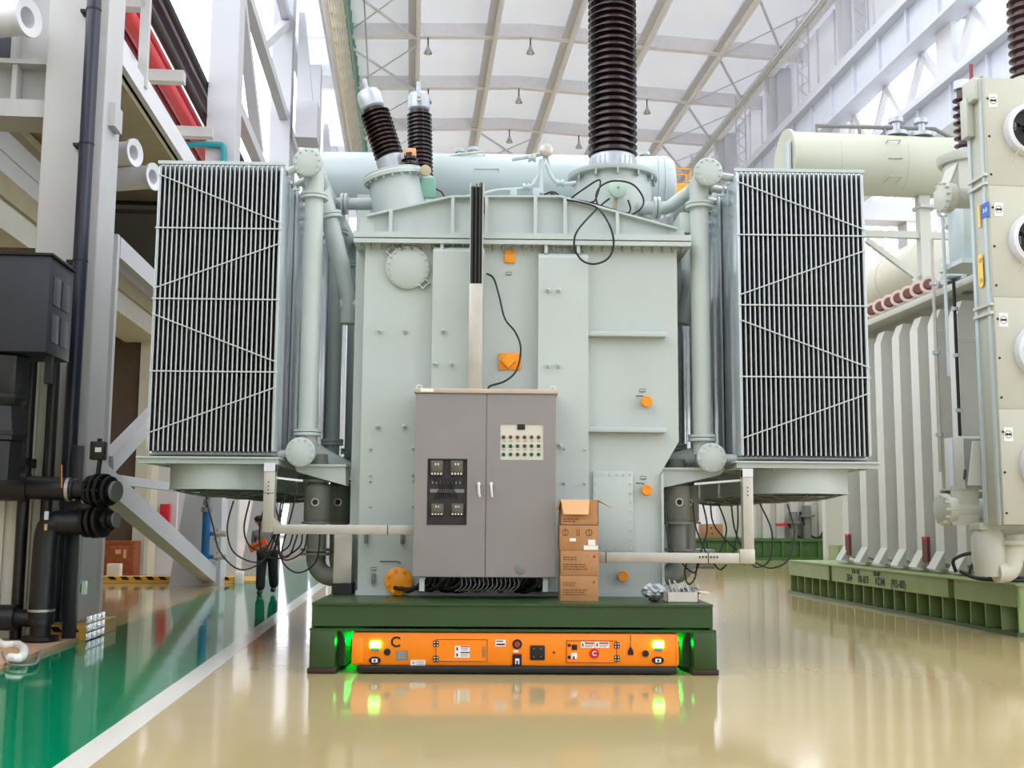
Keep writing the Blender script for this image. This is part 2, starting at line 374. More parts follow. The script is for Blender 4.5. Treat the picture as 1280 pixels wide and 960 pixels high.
# ================================================================== main transformer
YT = 13.6
X0, X1, X1L = -1.56, 2.31, 2.08
ZB = .75                                            # deck of the green base
T = thing('power_transformer', 'huge grey-green power transformer with finned radiator banks, on the dark green pallet', 'transformer', (.37, 16.5, ZB))
def Tz(py, Y=YT, px=640): return Wz(px, py, Y)
def Tx(px, Y=YT, py=500): return Wx(px, py, Y)
ZL = Tz(305)                                        # underside of the cover flange
zc0, zc1 = Tz(592, px=822), Tz(552, px=847)
tank = MB().prism([(X0, ZB+.02), (X1L, ZB+.02), (X1L, zc0), (X1, zc1), (X1, ZL), (X0, ZL)], 'y', YT, 20)
tank.box((X0-.15, 13.95, ZB+.02), (X0+.1, 19.6, ZL-.02)).box((X0-.02, YT-.03, ZB), (X1L+.05, 13.9, ZB+.05))
tank.box((X1L, YT-.06, ZB+.05), (X1L+.03, YT+.1, zc0)).box((X1L+.03, 14.4, ZB+.05), (X1, 19.6, zc0))
tank = tank.build('tank', PAINT, T)
def onface(name, m, mb): return mb.build(name, m, tank)
# vertical stiffener channels
for (pa, pb, pt) in ((541, 605, 313), (672, 734, 319)):
    xa, xb, zt = Tx(pa, YT, 400), Tx(pb, YT, 400), Tz(pt)
    MB().prism([(YT, ZB+.06), (YT-.16, ZB+.06), (YT-.16, zt-.06), (YT-.1, zt), (YT, zt)], 'x', xa, xb).build('stiffener', PAINT, tank)
for px in (553, 682, 722): MB().box((Tx(px, YT, 310)-.02, YT-.13, Tz(319)), (Tx(px, YT, 310)+.02, YT, ZL)).build('gusset_fin', PAINT, tank)
for py in (418, 537): MB().box((Tx(734, YT, py), YT-.13, Tz(py)-.03), (Tx(831, YT, py), YT, Tz(py)+.03), .008).build('horizontal_rib', PAINT, tank)
# round manhole cover with two lifting ears
mh = W(510, 335, YT); r = .272
mb = MB().lathe([(r, 0), (r, .05), (r-.015, .06)], mh, (0, -1, 0), 48)
for k in range(20): a = 2*pi*k/20+.1; mb.cyl(mh+Vector((r-.03)*cos(a) if 0 else ((r-.03)*cos(a), -.06, (r-.03)*sin(a))), mh+Vector(((r-.03)*cos(a), -.08, (r-.03)*sin(a))), .013, n=6)
cover = onface('manhole_cover', PAINT, mb)
for s in (1, -1):
    c = mh+Vector((-s*.195, -.03, s*.195)); d = Vector((1, 0, 1)).normalized(); e = Vector((-1, 0, 1)).normalized()*s
    mb = MB().beam(c-d*.06, c-d*.045, .05, .09).beam(c+d*.045, c+d*.06, .05, .09).beam(c-d*.06+e*.05, c+d*.06+e*.05, .05, .012)
    onface('lifting_ear', PAINT, mb)
def stud(px, py, r=.034, proud=.06):
    Y = YT-(.16 if 541 < px < 605 or 672 < px < 734 else 0); p = W(px, py, Y)
    return onface('stud', PAINT, MB().lathe([(r, 0), (r, .02), (r*.55, .022), (r*.55, proud), (r*.3, proud+.01)], p, (0, -1, 0), 12))
for px, py in ((475, 414), (507, 414), (472, 533), (505, 533), (554, 414), (544, 455), (564, 455), (685, 363), (698, 363), (685, 457), (698, 457), (700, 557)): stud(px, py)
for px, py in ((463, 561), (516, 561), (463, 594), (516, 594), (463, 601), (516, 601), (463, 633), (516, 633), (706, 561), (731, 562), (706, 604), (731, 604)): stud(px, py, .018, .03)
# bolted access plate low on the right
xa, xb = Tx(741, YT, 640), Tx(791, YT, 640); za, zb = Tz(690), Tz(588)
mb = MB().box((xa, YT-.04, za), (xb, YT, zb), .004)
for k in range(9):
    z = za+.04+(zb-za-.08)*k/8
    for x in (xa+.03, xb-.03): mb.cyl((x, YT-.055, z), (x, YT-.04, z), .012, n=6)
for k in range(1, 5):
    for z in (za+.04, zb-.04): x = xa+.03+(xb-xa-.06)*k/5; mb.cyl((x, YT-.055, z), (x, YT-.04, z), .012, n=6)
onface('access_plate', PAINT, mb)
# yellow blind caps on valve stubs
def cap(px, py, r, Y=YT, name='yellow_valve_cap'):
    p = W(px, py, Y); p[1] = Y
    mb = MB().lathe([(r, .08), (r, .11), (r*.9, .12)], p, (0, -1, 0), 24)
    for k in range(8): a = pi*k/4+.3; mb.cyl(p+Vector((.8*r*cos(a), -.12, .8*r*sin(a))), p+Vector((.8*r*cos(a), -.14, .8*r*sin(a))), r*.13, n=6)
    c = onface(name, YELLOW, mb); MB().cyl(p, p+Vector((0, -.08, 0)), r*.75).build('stub', PAINT, T); return c
for px, py, r in ((807, 503, .072), (807, 613, .066), (778, 720, .066), (499, 726, .165)): cap(px, py, r)
for px, py in ((803, 488), (804, 597), (636, 342), (467, 711)):
    p = W(px, py, YT); onface('nameplate', GREYL, MB().box((p[0]-.035, YT-.012, p[2]-.02), (p[0]+.035, YT, p[2]+.02)))
    MB().box((p[0]-.03, YT-.0135, p[2]-.004), (p[0]+.03, YT-.012, p[2]+.004)).build('plate_lettering', PAPER, T)
for px, py, l in ((800, 495, .1), (800, 604, .1), (488, 702, .25)):
    p = W(px, py, YT-.05); onface('valve_lever', DARK, MB().tube([p+Vector((-l/2, 0, 0)), p+Vector((l/3, 0, .0)), p+Vector((l/2, 0, -.02))], .007, 6))
for px, py in ((458, 672), (503, 672), (467, 722)):
    p = W(px, py, YT); onface('grounding_lug', SHADEP, MB().box((p[0]-.02, YT-.06, p[2]-.07), (p[0]+.02, YT, p[2]+.05), .004))
# orange sensor boxes
p = W(637, 452, YT); a, b = .135, .105
bx = MB().box((p[0]-a, YT-.03, p[2]-b), (p[0]+a, YT, p[2]+b), .005)
for i in (-1, 1):
    for j in (-1, 1): bx.cyl((p[0]+i*.11, YT-.04, p[2]+j*.08), (p[0]+i*.11, YT-.03, p[2]+j*.08), .012, n=6)
bx.lathe([(.1, 0), (.085, .05), (.03, .055)], (p[0]-.02, YT-.03, p[2]), (0, -1, 0), 4)
onface('orange_blanking_plate', YELLOW, bx)
p = W(637, 321, YT); mb = MB().box((p[0]-.066, YT-.03, p[2]-.08), (p[0]+.066, YT, p[2]+.08), .005)
for j in (-.05, .05): mb.cyl((p[0]+.045, YT-.045, p[2]+j), (p[0]+.045, YT-.03, p[2]+j), .012, n=6).cyl((p[0]-.045, YT-.045, p[2]+j), (p[0]-.045, YT-.03, p[2]+j), .012, n=6)
onface('orange_blanking_plate', YELLOW, mb)
# jacking post at the left foot
mb = MB().box((-1.86, 13.65, .88), (-1.64, 14.1, Tz(666, 13.65)), .01)
post = mb.build('jacking_post', TRUNK, T); MB().box((-1.87, 13.63, ZB+.01), (-1.63, 14.12, .88)).build('rubber_foot', BLACK, post)
# cover: two flange plates, bolts, ribbed girders
XA, XB = Tx(442, 13.45, 297), Tx(864, 13.45, 300)
zA, zB_, zC = Tz(305, 13.45), Tz(299, 13.45), Tz(291, 13.45)
lid = MB().box((XA, 13.45, zA), (XB, 20.2, zB_-.008)).box((XA, 13.45, zB_+.008), (XB, 20.2, zC)).box((XA+.04, 13.5, zB_-.01), (XB-.04, 20.1, zB_+.01)).build('tank_cover', PAINT, T)
b0 = MB().cyl((XA+.1, 13.52, zA-.05), (XA+.1, 13.52, zA), .02, n=6).cyl((XA+.1, 13.52, zA-.07), (XA+.1, 13.52, zA-.05), .012, n=6).build('flange_bolt', SHADEP, lid)
for k in range(1, 33): dup(b0, lid, ((XB-XA-.2)*k/32, 0, 0))
def lid_girder(Y, first):
    pts = [(459, 291), (459, 271), (565, 247), (700, 247), (846, 287), (846, 292)]
    q = [(Tx(a, 13.75, b), Tz(b, 13.75, a)) for a, b in pts]; q[0] = (q[0][0], zC); q[-1] = (q[-1][0], zC)
    q2 = q[1:-1]
    mb = MB().prism(q, 'y', Y, Y+.03)
    for (xa, a), (xb, b) in zip(q[:-1], q[1:]):
        mb.beam((xa, Y+.0, a), (xb, Y+.0, b), .2, .025)
    g = mb.build('cover_girder', PAINT, lid)
    def top(x):
        for (xa, a), (xb, b) in zip(q2[:-1], q2[1:]):
            if xa <= x <= xb: return a+(b-a)*(x-xa)/(xb-xa)
        return zC+.05
    for px in (489, 566, 608, 669, 706, 771):
        x = Tx(px, 13.75, 270); MB().box((x-.022, Y-.1, zC), (x+.022, Y, top(x)-.01)).build('girder_rib', PAINT, lid)
for Y in (13.78, 16.6): lid_girder(Y, Y < 14)
# ------------------------------------------------------------------ radiators
xl0, xl1 = Wx(188, 400, 13.35)+.03, Wx(346, 400, 13.35)
xr0, xr1 = Wx(925, 400, 13.35), Wx(1083, 400, 13.35)
zr0, zr1 = Wz(640, 569, 13.35), Wz(640, 209, 13.35)
DEP, STEP, NR = .5, .53, 12
ENDP = mat('pale_blue_gloss', (196, 208, 214), .22, .25, var=.02)  # paler than the fins: bright reflections put into the end panels' colour
def radiator(x0, x1, inner):
    y0 = 13.35; n = 27; pit = (x1-x0-.022)/(n-1); mb = MB()
    for i in range(n):
        x = x0+pit*i
        mb.prism([(x+.011-.012*cos(j*pi/6), y0+.012-.012*sin(j*pi/6)) for j in range(7)]+[(x+.021, y0+DEP-.012), (x+.011, y0+DEP), (x+.001, y0+DEP-.012)], 'z', zr0+.02, zr1-.03)
        mb.prism([(y0+.06, zr1-.03), (y0+.12, zr1+.02), (y0+DEP-.12, zr1+.02), (y0+DEP-.06, zr1-.03)], 'x', x+.002, x+.02)
    r = mb.build('radiator', RADP, T)
    for x in (x0-.012, x1-.002): MB().box((x, y0+.0, zr0+.03), (x+.016, y0+DEP-.02, zr1-.04), .004).build('end_panel', ENDP, r)
    MB().cyl((x0-.03, y0+.25, zr1-.02), (x1+.03, y0+.25, zr1-.02), .045, n=12).build('upper_header', RADP, r)
    MB().cyl((x0-.03, y0+.25, zr0), (x1+.03, y0+.25, zr0), .045, n=12).build('lower_header', RADP, r)
    MB().box((x0-.03, y0+.02, zr1-.005), (x1+.04, y0+.06, zr1+.035)).build('top_rail', PAINT2, r)
    return r
def rods(r, x0, x1, flip):
    y = 13.34; zs = [Wz(640, py, 13.35) for py in (222, 290, 378, 468, 552)]
    for z in zs[1:4]: MB().box((x0-.02, y-.008, z-.008), (x1+.03, y+.008, z+.008)).build('tie_bar', PAINT2, r)
    H = [Wz(640, py, 13.35) for py in (224, 283, 308, 366, 397, 456, 487, 546)]
    for k in range(4):
        a, b = (H[2*k], H[2*k+1]) if k % 2 == 0 else (H[2*k+1], H[2*k])
        MB().tube([(x0-.01, y-.014, a), (x1+.02, y-.014, b)], .0085, 6).build('brace_rod', PAINT2, r)
    H = None
for x0, x1, inner in ((xl0, xl1, 1), (xr0, xr1, -1)):
    r0 = radiator(x0, x1, inner)
    for k in range(1, NR): dup(r0, T, ((x1-x0)/54*(k % 2)*-inner, STEP*k, 0))
    rods(r0, x0, x1, 0)
# frames below the banks, fans, headers (both sides)
def side(s):
    x0, x1 = (xl0, xl1) if s < 0 else (xr0, xr1)
    YE = 13.35+STEP*NR
    fr = MB().box((x0-.08, 13.3, zr0-.13), (x1+.08, 13.36, zr0-.06)).box((x0-.1, 13.26, zr0-.07), (x1+.1, 13.9, zr0-.05))
    for x in (x0-.06, x1+.0): fr.box((x, 13.36, zr0-.13), (x+.06, YE, zr0-.06))
    for k in range(1, NR): fr.box((x0, 13.3+k*STEP, zr0-.13), (x1, 13.35+k*STEP, zr0-.07))
    fr = fr.build('radiator_frame', PAINT, T)
    # fans
    xc = Wx(279, 600, 14.0) if s < 0 else Wx(994, 600, 14.0)
    zt, zb = Wz(640, 582, 13.4), Wz(640, 614, 13.4); R = .645; f0 = None
    for k in range(4):
        yc = 14.05+1.48*k
        if f0 is None:
            mb = MB().lathe([(R+.02, zt), (R+.02, zt-.02), (R, zt-.02), (R, zb+.02), (R+.012, zb+.015), (R+.012, zb), (R-.02, zb), (R-.02, zt)], (xc, yc, 0), (0, 0, 1), 48, caps=False)
            mb.skin([mb.ring(Vector((xc, yc, zt)), Vector((1, 0, 0)), Vector((0, 1, 0)), R-.02, 48), mb.ring(Vector((xc, yc, zt)), Vector((1, 0, 0)), Vector((0, 1, 0)), .3, 48)], caps=False)
            f0 = mb.build('cooling_fan', PAINT, T)
            mb = MB()
            for rr, zz in ((.6, zb-.0), (.5, zb-.03), (.4, zb-.05), (.3, zb-.07), (.2, zb-.08)): mb.tube([(xc+rr*cos(a), yc+rr*sin(a), zz) for a in [2*pi*i/32 for i in range(32)]], .007, 6, closed=True)
            for i in range(8): a = pi*i/4; mb.tube([(xc+R*cos(a), yc+R*sin(a), zb+.01), (xc+.4*cos(a), yc+.4*sin(a), zb-.05), (xc+.1*cos(a), yc+.1*sin(a), zb-.08)], .009, 6)
            mb.build('fan_guard', SHADEP, f0)
            mb = MB().cyl((xc, yc, zb+.02), (xc, yc, zt-.02), .13, n=20); mb.build('fan_motor', SHADEP, f0)
            mb = MB()
            for i in range(6):
                a = pi*i/3; d = Vector((cos(a), sin(a), 0)); t = Vector((-sin(a), cos(a), 0)); o = Vector((xc, yc, zb+.14))
                q = [o+d*.12-t*.07+Vector((0, 0, -.04)), o+d*.58-t*.13+Vector((0, 0, -.03)), o+d*.58+t*.13+Vector((0, 0, .03)), o+d*.12+t*.07+Vector((0, 0, .04))]
                A = [mb.b.verts.new(v) for v in q]; B = [mb.b.verts.new(v+Vector((0, 0, .012))) for v in q]; mb.skin([A, B])
            mb.build('fan_blades', DARK, f0)
            mb = MB()
            for a in (-2.2, -1.57, -.95, .4, 2.7): mb.box((xc+R*cos(a)-.02, yc+R*sin(a)-.02, zt-.03), (xc+R*cos(a)+.02, yc+R*sin(a)+.02, zr0-.12))
            mb.build('fan_bracket', PAINT, f0)
        else: dup(f0, T, (0, 1.48*k, 0))
    # oil headers with blind flange discs facing front
    for px, py, lo in (((384, 202, 0), (375, 565, 1)) if s < 0 else ((886, 214, 0), (890, 572, 1))):
        p = W(px, py, 13.5)
        h = MB().cyl((p[0], 13.52, p[2]), (p[0], 19.4, p[2]), .135, n=24).cyl((p[0], 13.53, p[2]), (p[0], 13.57, p[2]), .178, n=32).build('oil_header', PAINT, T)
        mb = MB().lathe([(.165, .03), (.178, .02), (.178, -.0)], p+Vector((0, .03, 0)), (0, -1, 0), 32)
        for k in range(12): a = 2*pi*k/12+.13; mb.cyl(p+Vector((.152*cos(a), -.02, .152*sin(a))), p+Vector((.152*cos(a), .0, .152*sin(a))), .013, n=6)
        mb.build('blind_flange', PAINT, h)
        for k in range(NR):         # short valve stubs to each radiator
            y = 13.6+STEP*k; z = zr1-.02 if not lo else zr0
            xi = x1+.03 if s < 0 else x0-.03
            mb = MB().cyl((xi, y, z), (p[0], y, p[2]), .05, n=12)
            xm = (xi+p[0]-s*.1)/2
            for d in (-.05, .05): mb.cyl((xm+d-.014, y, z+(p[2]-z)*.4), (xm+d+.014, y, z+(p[2]-z)*.4), .085, n=14)
            mb.build('valve_stub', PAINT, h)
        if lo: pl = p
        else: pu = p
    # vertical riser pipes joining the two headers
    for k, y in enumerate((13.78, 15.5, 17.6)):
        xx = pu[0]+(.055 if s < 0 else -.075) if k == 0 else pu[0]+(-s)*.12
        zz0, zz1 = pl[2]+.05, pu[2]-.05
        r = .118 if k == 0 else .1
        ri = MB().cyl((xx, y, zz0), (xx, y, zz1), r, n=24).build('riser_pipe', PAINT, T)
        for z in (pl[2]+.26, pu[2]-.36): MB().cyl((xx, y, z-.045), (xx, y, z-.01), r+.055, n=24).cyl((xx, y, z+.0), (xx, y, z+.035), r+.055, n=24).build('pipe_flange', PAINT, ri)
    # slanted pipe from the upper header
    if s < 0:
        a, b, c = W(398, 222, 14.5), W(412, 275, 14.5), W(436, 372, 14.5)
        sl = MB().tube([W(388, 190, 14.5), a, b, c, c+Vector((.0, .0, -.35))], .118, 20).build('slanted_pipe', PAINT, T)
        d = (c-a).normalized(); q = W(411, 272, 14.5); MB().cyl(q-d*.05, q-d*.01, .18).cyl(q, q+d*.04, .18).build('pipe_flange', PAINT, sl)
        MB().cyl(c+Vector((-.1, 0, -.1)), c+Vector((.4, 0, -.1)), .1).build('pipe_end', PAINT, sl)
        # feed pipe to the conservator region
        a, b = W(402, 255, 15.4), W(490, 255, 15.4)
        fp = MB().cyl(a, b, .085).build('feed_pipe', PAINT, T)
        q = W(431, 255, 15.4); MB().cyl(q+Vector((-.05, 0, 0)), q+Vector((-.012, 0, 0)), .15).cyl(q+Vector((.0, 0, 0)), q+Vector((.04, 0, 0)), .15).build('pipe_flange', PAINT, fp)
    else:
        a, b = W(880, 226, 14.5), W(838, 258, 14.5)
        sl = MB().tube([W(888, 218, 14.5), a, b, W(832, 260, 14.5), W(812, 260, 14.7), W(795, 260, 14.9)], .088, 20).build('slanted_pipe', PAINT, T)
        q = W(821, 260, 14.6); MB().cyl(q+Vector((-.05, 0, 0)), q+Vector((-.012, 0, 0)), .15).cyl(q, q+Vector((.04, 0, 0)), .15).build('pipe_flange', PAINT, sl)
        a, b = W(862, 262, 15.), W(862, 360, 15.); MB().tube([W(880, 240, 15.), a, b, b+Vector((-.1, .0, -.5))], .11, 16).build('slanted_pipe', PAINT, T)
        MB().box((Wx(848, 285, 13.9), 13.8, Wz(848, 293, 13.9)), (Wx(866, 285, 13.9), 14.3, Wz(848, 268, 13.9)), .01).build('pipe_support', PAINT, T)
    # oblique lower pipe, bracket, oil pumps with elbows
    if s < 0: a, b = W(385, 560, 13.9), W(432, 586, 14.3)
    else: a, b = W(882, 566, 13.9), W(826, 580, 14.2)
    MB().cyl(a, b, .105, n=20).build('lower_pipe', PAINT, T)
    g = [(368, 583), (432, 583), (432, 607), (372, 590)] if s < 0 else [(905, 588), (827, 586), (827, 610), (900, 594)]
    q = [(Wx(m, n, 13.75), Wz(m, n, 13.75)) for m, n in g]
    mb = MB().prism(q, 'y', 13.75, 13.78).prism(q, 'y', 14.05, 14.08)
    xs = [c[0] for c in q]; mb.box((min(xs), 13.72, q[0][1]), (max(xs), 14.12, q[0][1]+.03)); mb.build('header_bracket', PAINT, T)
    for k, (px, yy) in enumerate(((397, 14.0), (425, 14.6)) if s < 0 else ((846, 14.0), (858, 15.2))):
        x = Wx(px, 620, yy); z0, z1 = Wz(px, 700, yy), Wz(px, 598, yy)
        zb1, zb0 = Wz(px, 604, yy), Wz(px, 652, yy)
        mb = MB().cyl((x, yy, z0), (x, yy, pl[2]), .12, n=24).lathe([(.14, zb0-.02), (.165, zb0+.02), (.165, zb1-.04), (.13, zb1)], (x, yy, 0), n=24)
        pm = mb.build('oil_pump', SHADEP, T)
        for z in (zb0-.03, zb1+.01, z0+.06, z0+.11): MB().cyl((x, yy, z), (x, yy, z+.03), .19, n=24).build('pump_flange', SHADEP, pm)
        c = Vector((x, yy-.165, (zb0+zb1)/2)); MB().lathe([(.05, -.02), (.05, .03), (.035, .03), (.035, -.02)], c, (0, -1, 0), 20, caps=False).build('sight_glass_rim', TRUNK, pm)
        MB().cyl(c+Vector((0, .02, 0)), c+Vector((0, -.012, 0)), .035).build('sight_glass', DARK, pm)
        dx = .45 if s < 0 else -.4
        MB().tube([(x, yy, z0+.05), (x, yy, z0-.02), (x+dx*.12, yy, z0-.13), (x+dx*.4, yy, z0-.2), (x+dx, yy, z0-.2)], .115, 16, smooth=4).build('pump_elbow', SHADEP, pm)
    # steel trunking for fan cables
    if s < 0:
        xa, xb, xc2 = Wx(329, 620, 13.2), Wx(343, 620, 13.2), Wx(518, 660, 13.2); zt = Wz(336, 580, 13.2); z0, z1 = Wz(430, 668, 13.2), Wz(430, 656, 13.2)
    else:
        xa, xb, xc2 = Wx(929, 640, 13.2), Wx(942, 640, 13.2), Wx(746, 697, 13.2); zt = Wz(936, 587, 13.2); z0, z1 = Wz(850, 704, 13.2), Wz(850, 691, 13.2)
    tr = MB().box((xa, 13.2, z0+.02), (xb, 13.32, zt), .006).build('cable_trunking', TRUNK, T)
    mb = MB().box((xa, 13.19, zt-.085), (xb, 13.33, zt+.012)); mb.build('trunking_cap', WHITE, tr)
    MB().box((min(xb, xc2) if s < 0 else xc2, 13.205, z0), (max(xb, xc2) if s < 0 else xa, 13.315, z1), .006).build('trunking_run', TRUNK, tr)
    mb = MB()
    if s < 0:
        for k in range(4): mb.box((xa+.05, 13.195, zt-.22-k*.045), (xa+.065, 13.2, zt-.205-k*.045))
        mb.box((xa-.003, 13.195, zt-.34), (xb+.003, 13.2, zt-.335)).box((Wx(484, 660, 13.2), 13.2, z0-.002), (Wx(485, 660, 13.2), 13.206, z1+.002))
    else:
        for k in range(3): mb.box((xa+.05, 13.195, zt-.22-k*.045), (xa+.065, 13.2, zt-.205-k*.045))
        for px in (874, 878, 882, 888, 892, 896): mb.box((Wx(px, 697, 13.2), 13.195, z0+.06), (Wx(px+1.5, 697, 13.2), 13.206, z0+.085))
        mb.box((Wx(885, 697, 13.2), 13.2, z0-.002), (Wx(886, 697, 13.2), 13.206, z1+.002)).box((Wx(757, 697, 13.2), 13.2, z0-.002), (Wx(758, 697, 13.2), 13.206, z1+.002))
    mb.build('trunking_slots', DARK, tr)
    if s > 0: MB().box((Wx(924, 680, 13.2), 13.19, z0-.005), (xb+.01, 13.33, z1+.05), .02).build('corner_box', TRUNK, tr)
    else: MB().prism([(xb-.004, z1-.01), (xb+.09, z1-.01), (xb-.004, z1+.085)], 'y', 13.203, 13.312).build('corner_box', TRUNK, tr)
    # strut between fans and trunking
    if s < 0: a, b = W(343, 597, 13.3), W(378, 601, 13.5)
    else: a, b = W(868, 605, 13.5), W(930, 600, 13.3)
    MB().beam(a, b, .025).build('trunking_strut', WHITE, tr)
    # hanging fan cables
    loops = [[(258, 626), (267, 660), (275, 690), (300, 712), (330, 700), (345, 668)], [(292, 626), (284, 660), (292, 690), (320, 703), (340, 690), (348, 668)], [(312, 626), (305, 660), (312, 682), (330, 688), (343, 668)], [(352, 626), (347, 665), (352, 700), (372, 716), (395, 702), (400, 668)], [(360, 605), (352, 640), (348, 680), (356, 700), (378, 690), (384, 668)], [(372, 605), (365, 640), (352, 690), (362, 694), (372, 668)], [(334, 626), (325, 655), (328, 690), (350, 698), (374, 684), (378, 668)], [(342, 626), (350, 660), (344, 690), (360, 684), (366, 668)]] if s < 0 else \
        [(lambda q: q)(q) for q in ([(866, 628), (870, 660), (882, 690), (888, 705)], [(888, 628), (892, 655), (912, 680), (930, 692)], [(898, 630), (908, 660), (902, 685), (893, 700)], [(950, 630), (965, 665), (962, 700), (945, 709), (938, 700)], [(984, 630), (993, 665), (985, 700), (962, 710), (938, 700)], [(914, 628), (918, 660), (930, 690)], [(922, 628), (922, 660), (915, 700)], [(878, 628), (884, 660), (876, 690), (872, 700)], [(874, 704), (868, 716), (858, 710), (852, 703)], [(872, 704), (868, 724), (860, 730), (856, 716), (858, 704)], [(892, 704), (900, 712), (908, 706)], [(832, 628), (832, 650), (836, 678), (842, 690)])]
    for i, q in enumerate(loops):
        yy = 13.36+.05*(i % 4) if len(q) > 4 else 13.4
        MB().tube([W(a, b, yy) for a, b in q], .0105, 6, smooth=5).build('fan_cable', BLACK, T)
side(-1); side(1)
# ------------------------------------------------------------------ top: bushings, turrets, conservator
def shed_profile(L, pit, rc, rs):
    pr = [(rc, 0)]; n = int(L/pit)
    for i in range(n):
        z = i*pit+.02; pr += [(rc, z), (rs, z+pit*.22), (rs, z+pit*.34), (rc, z+pit*.62)]
    return pr+[(rc, L)]
def bolts_ring(mb, p, ax, r, n, br, h):
    ax = Vector(ax).normalized(); u, w = perp(ax)
    for k in range(n): a = 2*pi*k/n; c = Vector(p)+(u*cos(a)+w*sin(a))*r; mb.cyl(c, c+ax*h, br, n=6)
Yb = 15.25
bxm = Wx(766, 230, Yb); zf = Wz(766, 221, Yb)
tu = MB().lathe([(.535, zC-.02), (.535, zf-.06), (.625, zf-.06), (.64, zf-.03), (.64, zf), (.4, zf+.02)], (bxm, Yb, 0), n=48).build('bushing_turret', PAINT, T)
mb = MB()
for k in range(12):
    a = pi*k/6; d = Vector((cos(a), sin(a), 0)); c = Vector((bxm, Yb, zf-.06)); mb.beam(c+d*.58+Vector((0, 0, -.07)), c+d*.58, .02, .1)
mb.build('turret_gusset', PAINT, tu)
bb = MB().lathe(shed_profile(4.6, .1, .268, .345), (bxm, Yb, zf+.27), n=40).build('bushing', PORC, T)
mb = MB().lathe([(.36, zf+.02), (.36, zf+.06), (.325, zf+.06), (.335, zf+.2), (.31, zf+.28)], (bxm, Yb, 0), n=40)
for k in range(28): a = 2*pi*k/28; mb.beam((bxm+.33*cos(a), Yb+.33*sin(a), zf+.06), (bxm+.325*cos(a), Yb+.325*sin(a), zf+.23), .02, .03)
mb.build('bushing_collar', CAST, bb)
MB().lathe([(.36, 0), (.36, .35), (.2, .5), (.05, .52), (.05, .9)], (bxm, Yb, zf+4.87), n=32).build('bushing_cap', CAST, bb)
# gauge head in front of the turret, black cable loops
p = W(772, 237, 14.55)
gd = MB().lathe([(.1, -.04), (.125, 0), (.125, .07), (.1, .085)], p, (0, -1, 0), 28).build('gas_relay_head', mat('pale_green_enamel', (168, 192, 176), .35), T)
MB().cyl(p+Vector((0, -.085, 0)), p+Vector((0, -.09, 0)), .018).build('relay_knob', GREYL, gd)
MB().tube([p+Vector((-.02, .05, -.1)), W(768, 262, 14.6), W(766, 275, 14.7)], .03).build('relay_stem', OLIVE, gd)
loop = [(746, 261), (722, 288), (718, 308), (727, 325), (743, 330), (760, 323), (767, 306), (763, 284), (748, 261), (726, 253), (708, 250)]
MB().tube([W(a, b, 13.3 if b > 262 else 13.5) for a, b in loop], .0125, 6, smooth=6).build('signal_cable', BLACK, T)
loop = [(748, 260), (745, 244), (752, 232), (768, 226), (790, 230), (803, 245), (803, 258), (790, 268), (770, 268), (750, 260), (762, 248)]
MB().tube([W(a, b, 13.9) for a, b in loop], .0125, 6, smooth=6).build('signal_cable', BLACK, T)
MB().tube([W(a, b, 14.) for a, b in ((712, 249), (730, 236), (748, 225), (750, 232), (744, 250), (738, 253))], .0125, 6, smooth=6).build('signal_cable', BLACK, T)
MB().tube([W(a, b, 14.) for a, b in ((680, 243), (692, 240), (705, 247), (740, 254), (780, 266), (788, 262), (785, 250))], .0125, 6, smooth=6).build('signal_cable', BLACK, T)
p = W(691, 246, 14.); MB().lathe([(.035, 0), (.035, .05), (.02, .06)], p, n=6).build('cable_gland', BLACK, T)
# left turret, tilted, with two bushings
Yl = 15.0
ax = Vector((-.2, -.05, 1)).normalized()
pb, pf = W(500, 262, Yl), W(492, 222, Yl); pf = pb+ax*((pf-pb).length)
Lf = (pf-pb).length
mb = MB().lathe([(.40, -.4), (.37, 0), (.35, Lf-.05), (.42, Lf-.05), (.42, Lf), (.40, Lf+.02), (.40, Lf+.05), (.2, Lf+.06)], pb, ax, 40); bolts_ring(mb, pb+ax*(Lf-.08), ax, .39, 20, .016, .03)
lt = mb.build('bushing_turret', PAINT, T)
def small_bushing(base, top, rc, rs, collar, cap_r, label):
    base, top = Vector(base), Vector(top); a = (top-base); L = a.length; a.normalize()
    o = MB().lathe(shed_profile(L, .062, rc, rs), base, a, 28).build('bushing', PORC, T)
    MB().lathe([(rs*.95, -collar), (rs*.98, -collar*.1), (rs*.8, .0)], base, a, 24).build('bushing_collar', CAST, o)
    MB().lathe([(rc*.9, 0), (cap_r, .03), (cap_r, .22), (cap_r*.85, .27), (cap_r*.3, .3), (.035, .3), (.035, .46)], top, a, 28).build('bushing_cap', CAST, o)
    return o
o1 = small_bushing(W(487, 197, Yl), W(467, 137, Yl), .15, .205, .2, .165, '')
o2 = small_bushing(W(526, 222, 16.4), W(524, 139, 16.4), .15, .19, .3, .165, '')
p = W(524, 124, 16.2); MB().lathe([(.04, 0), (.04, .05), (.025, .05), (.025, 0)], p, (0, -1, 0), 16, caps=False).build('cap_port', TRUNK, o2)
MB().lathe([(.2, -.5), (.2, 0)], W(526, 222, 16.4), n=24).build('bushing_turret', PAINT, T)
nb = MB().lathe(shed_profile(.2, .07, .075, .115), W(513, 210, 14.8), (-.1, 0, 1), 24).build('neutral_bushing', PORC, T)
p = W(513, 192, 14.8); MB().box(p-Vector((.075, .06, .05)), p+Vector((.075, .06, .06)), .008).build('terminal_cover', mat('peach_foam', (222, 160, 110), .7), nb)
p = W(531, 214, 14.7); MB().lathe([(.075, 0), (.075, .05), (.05, .06)], p, (.4, -1, 0), 20).build('thermometer_dial', OLIVE, T)
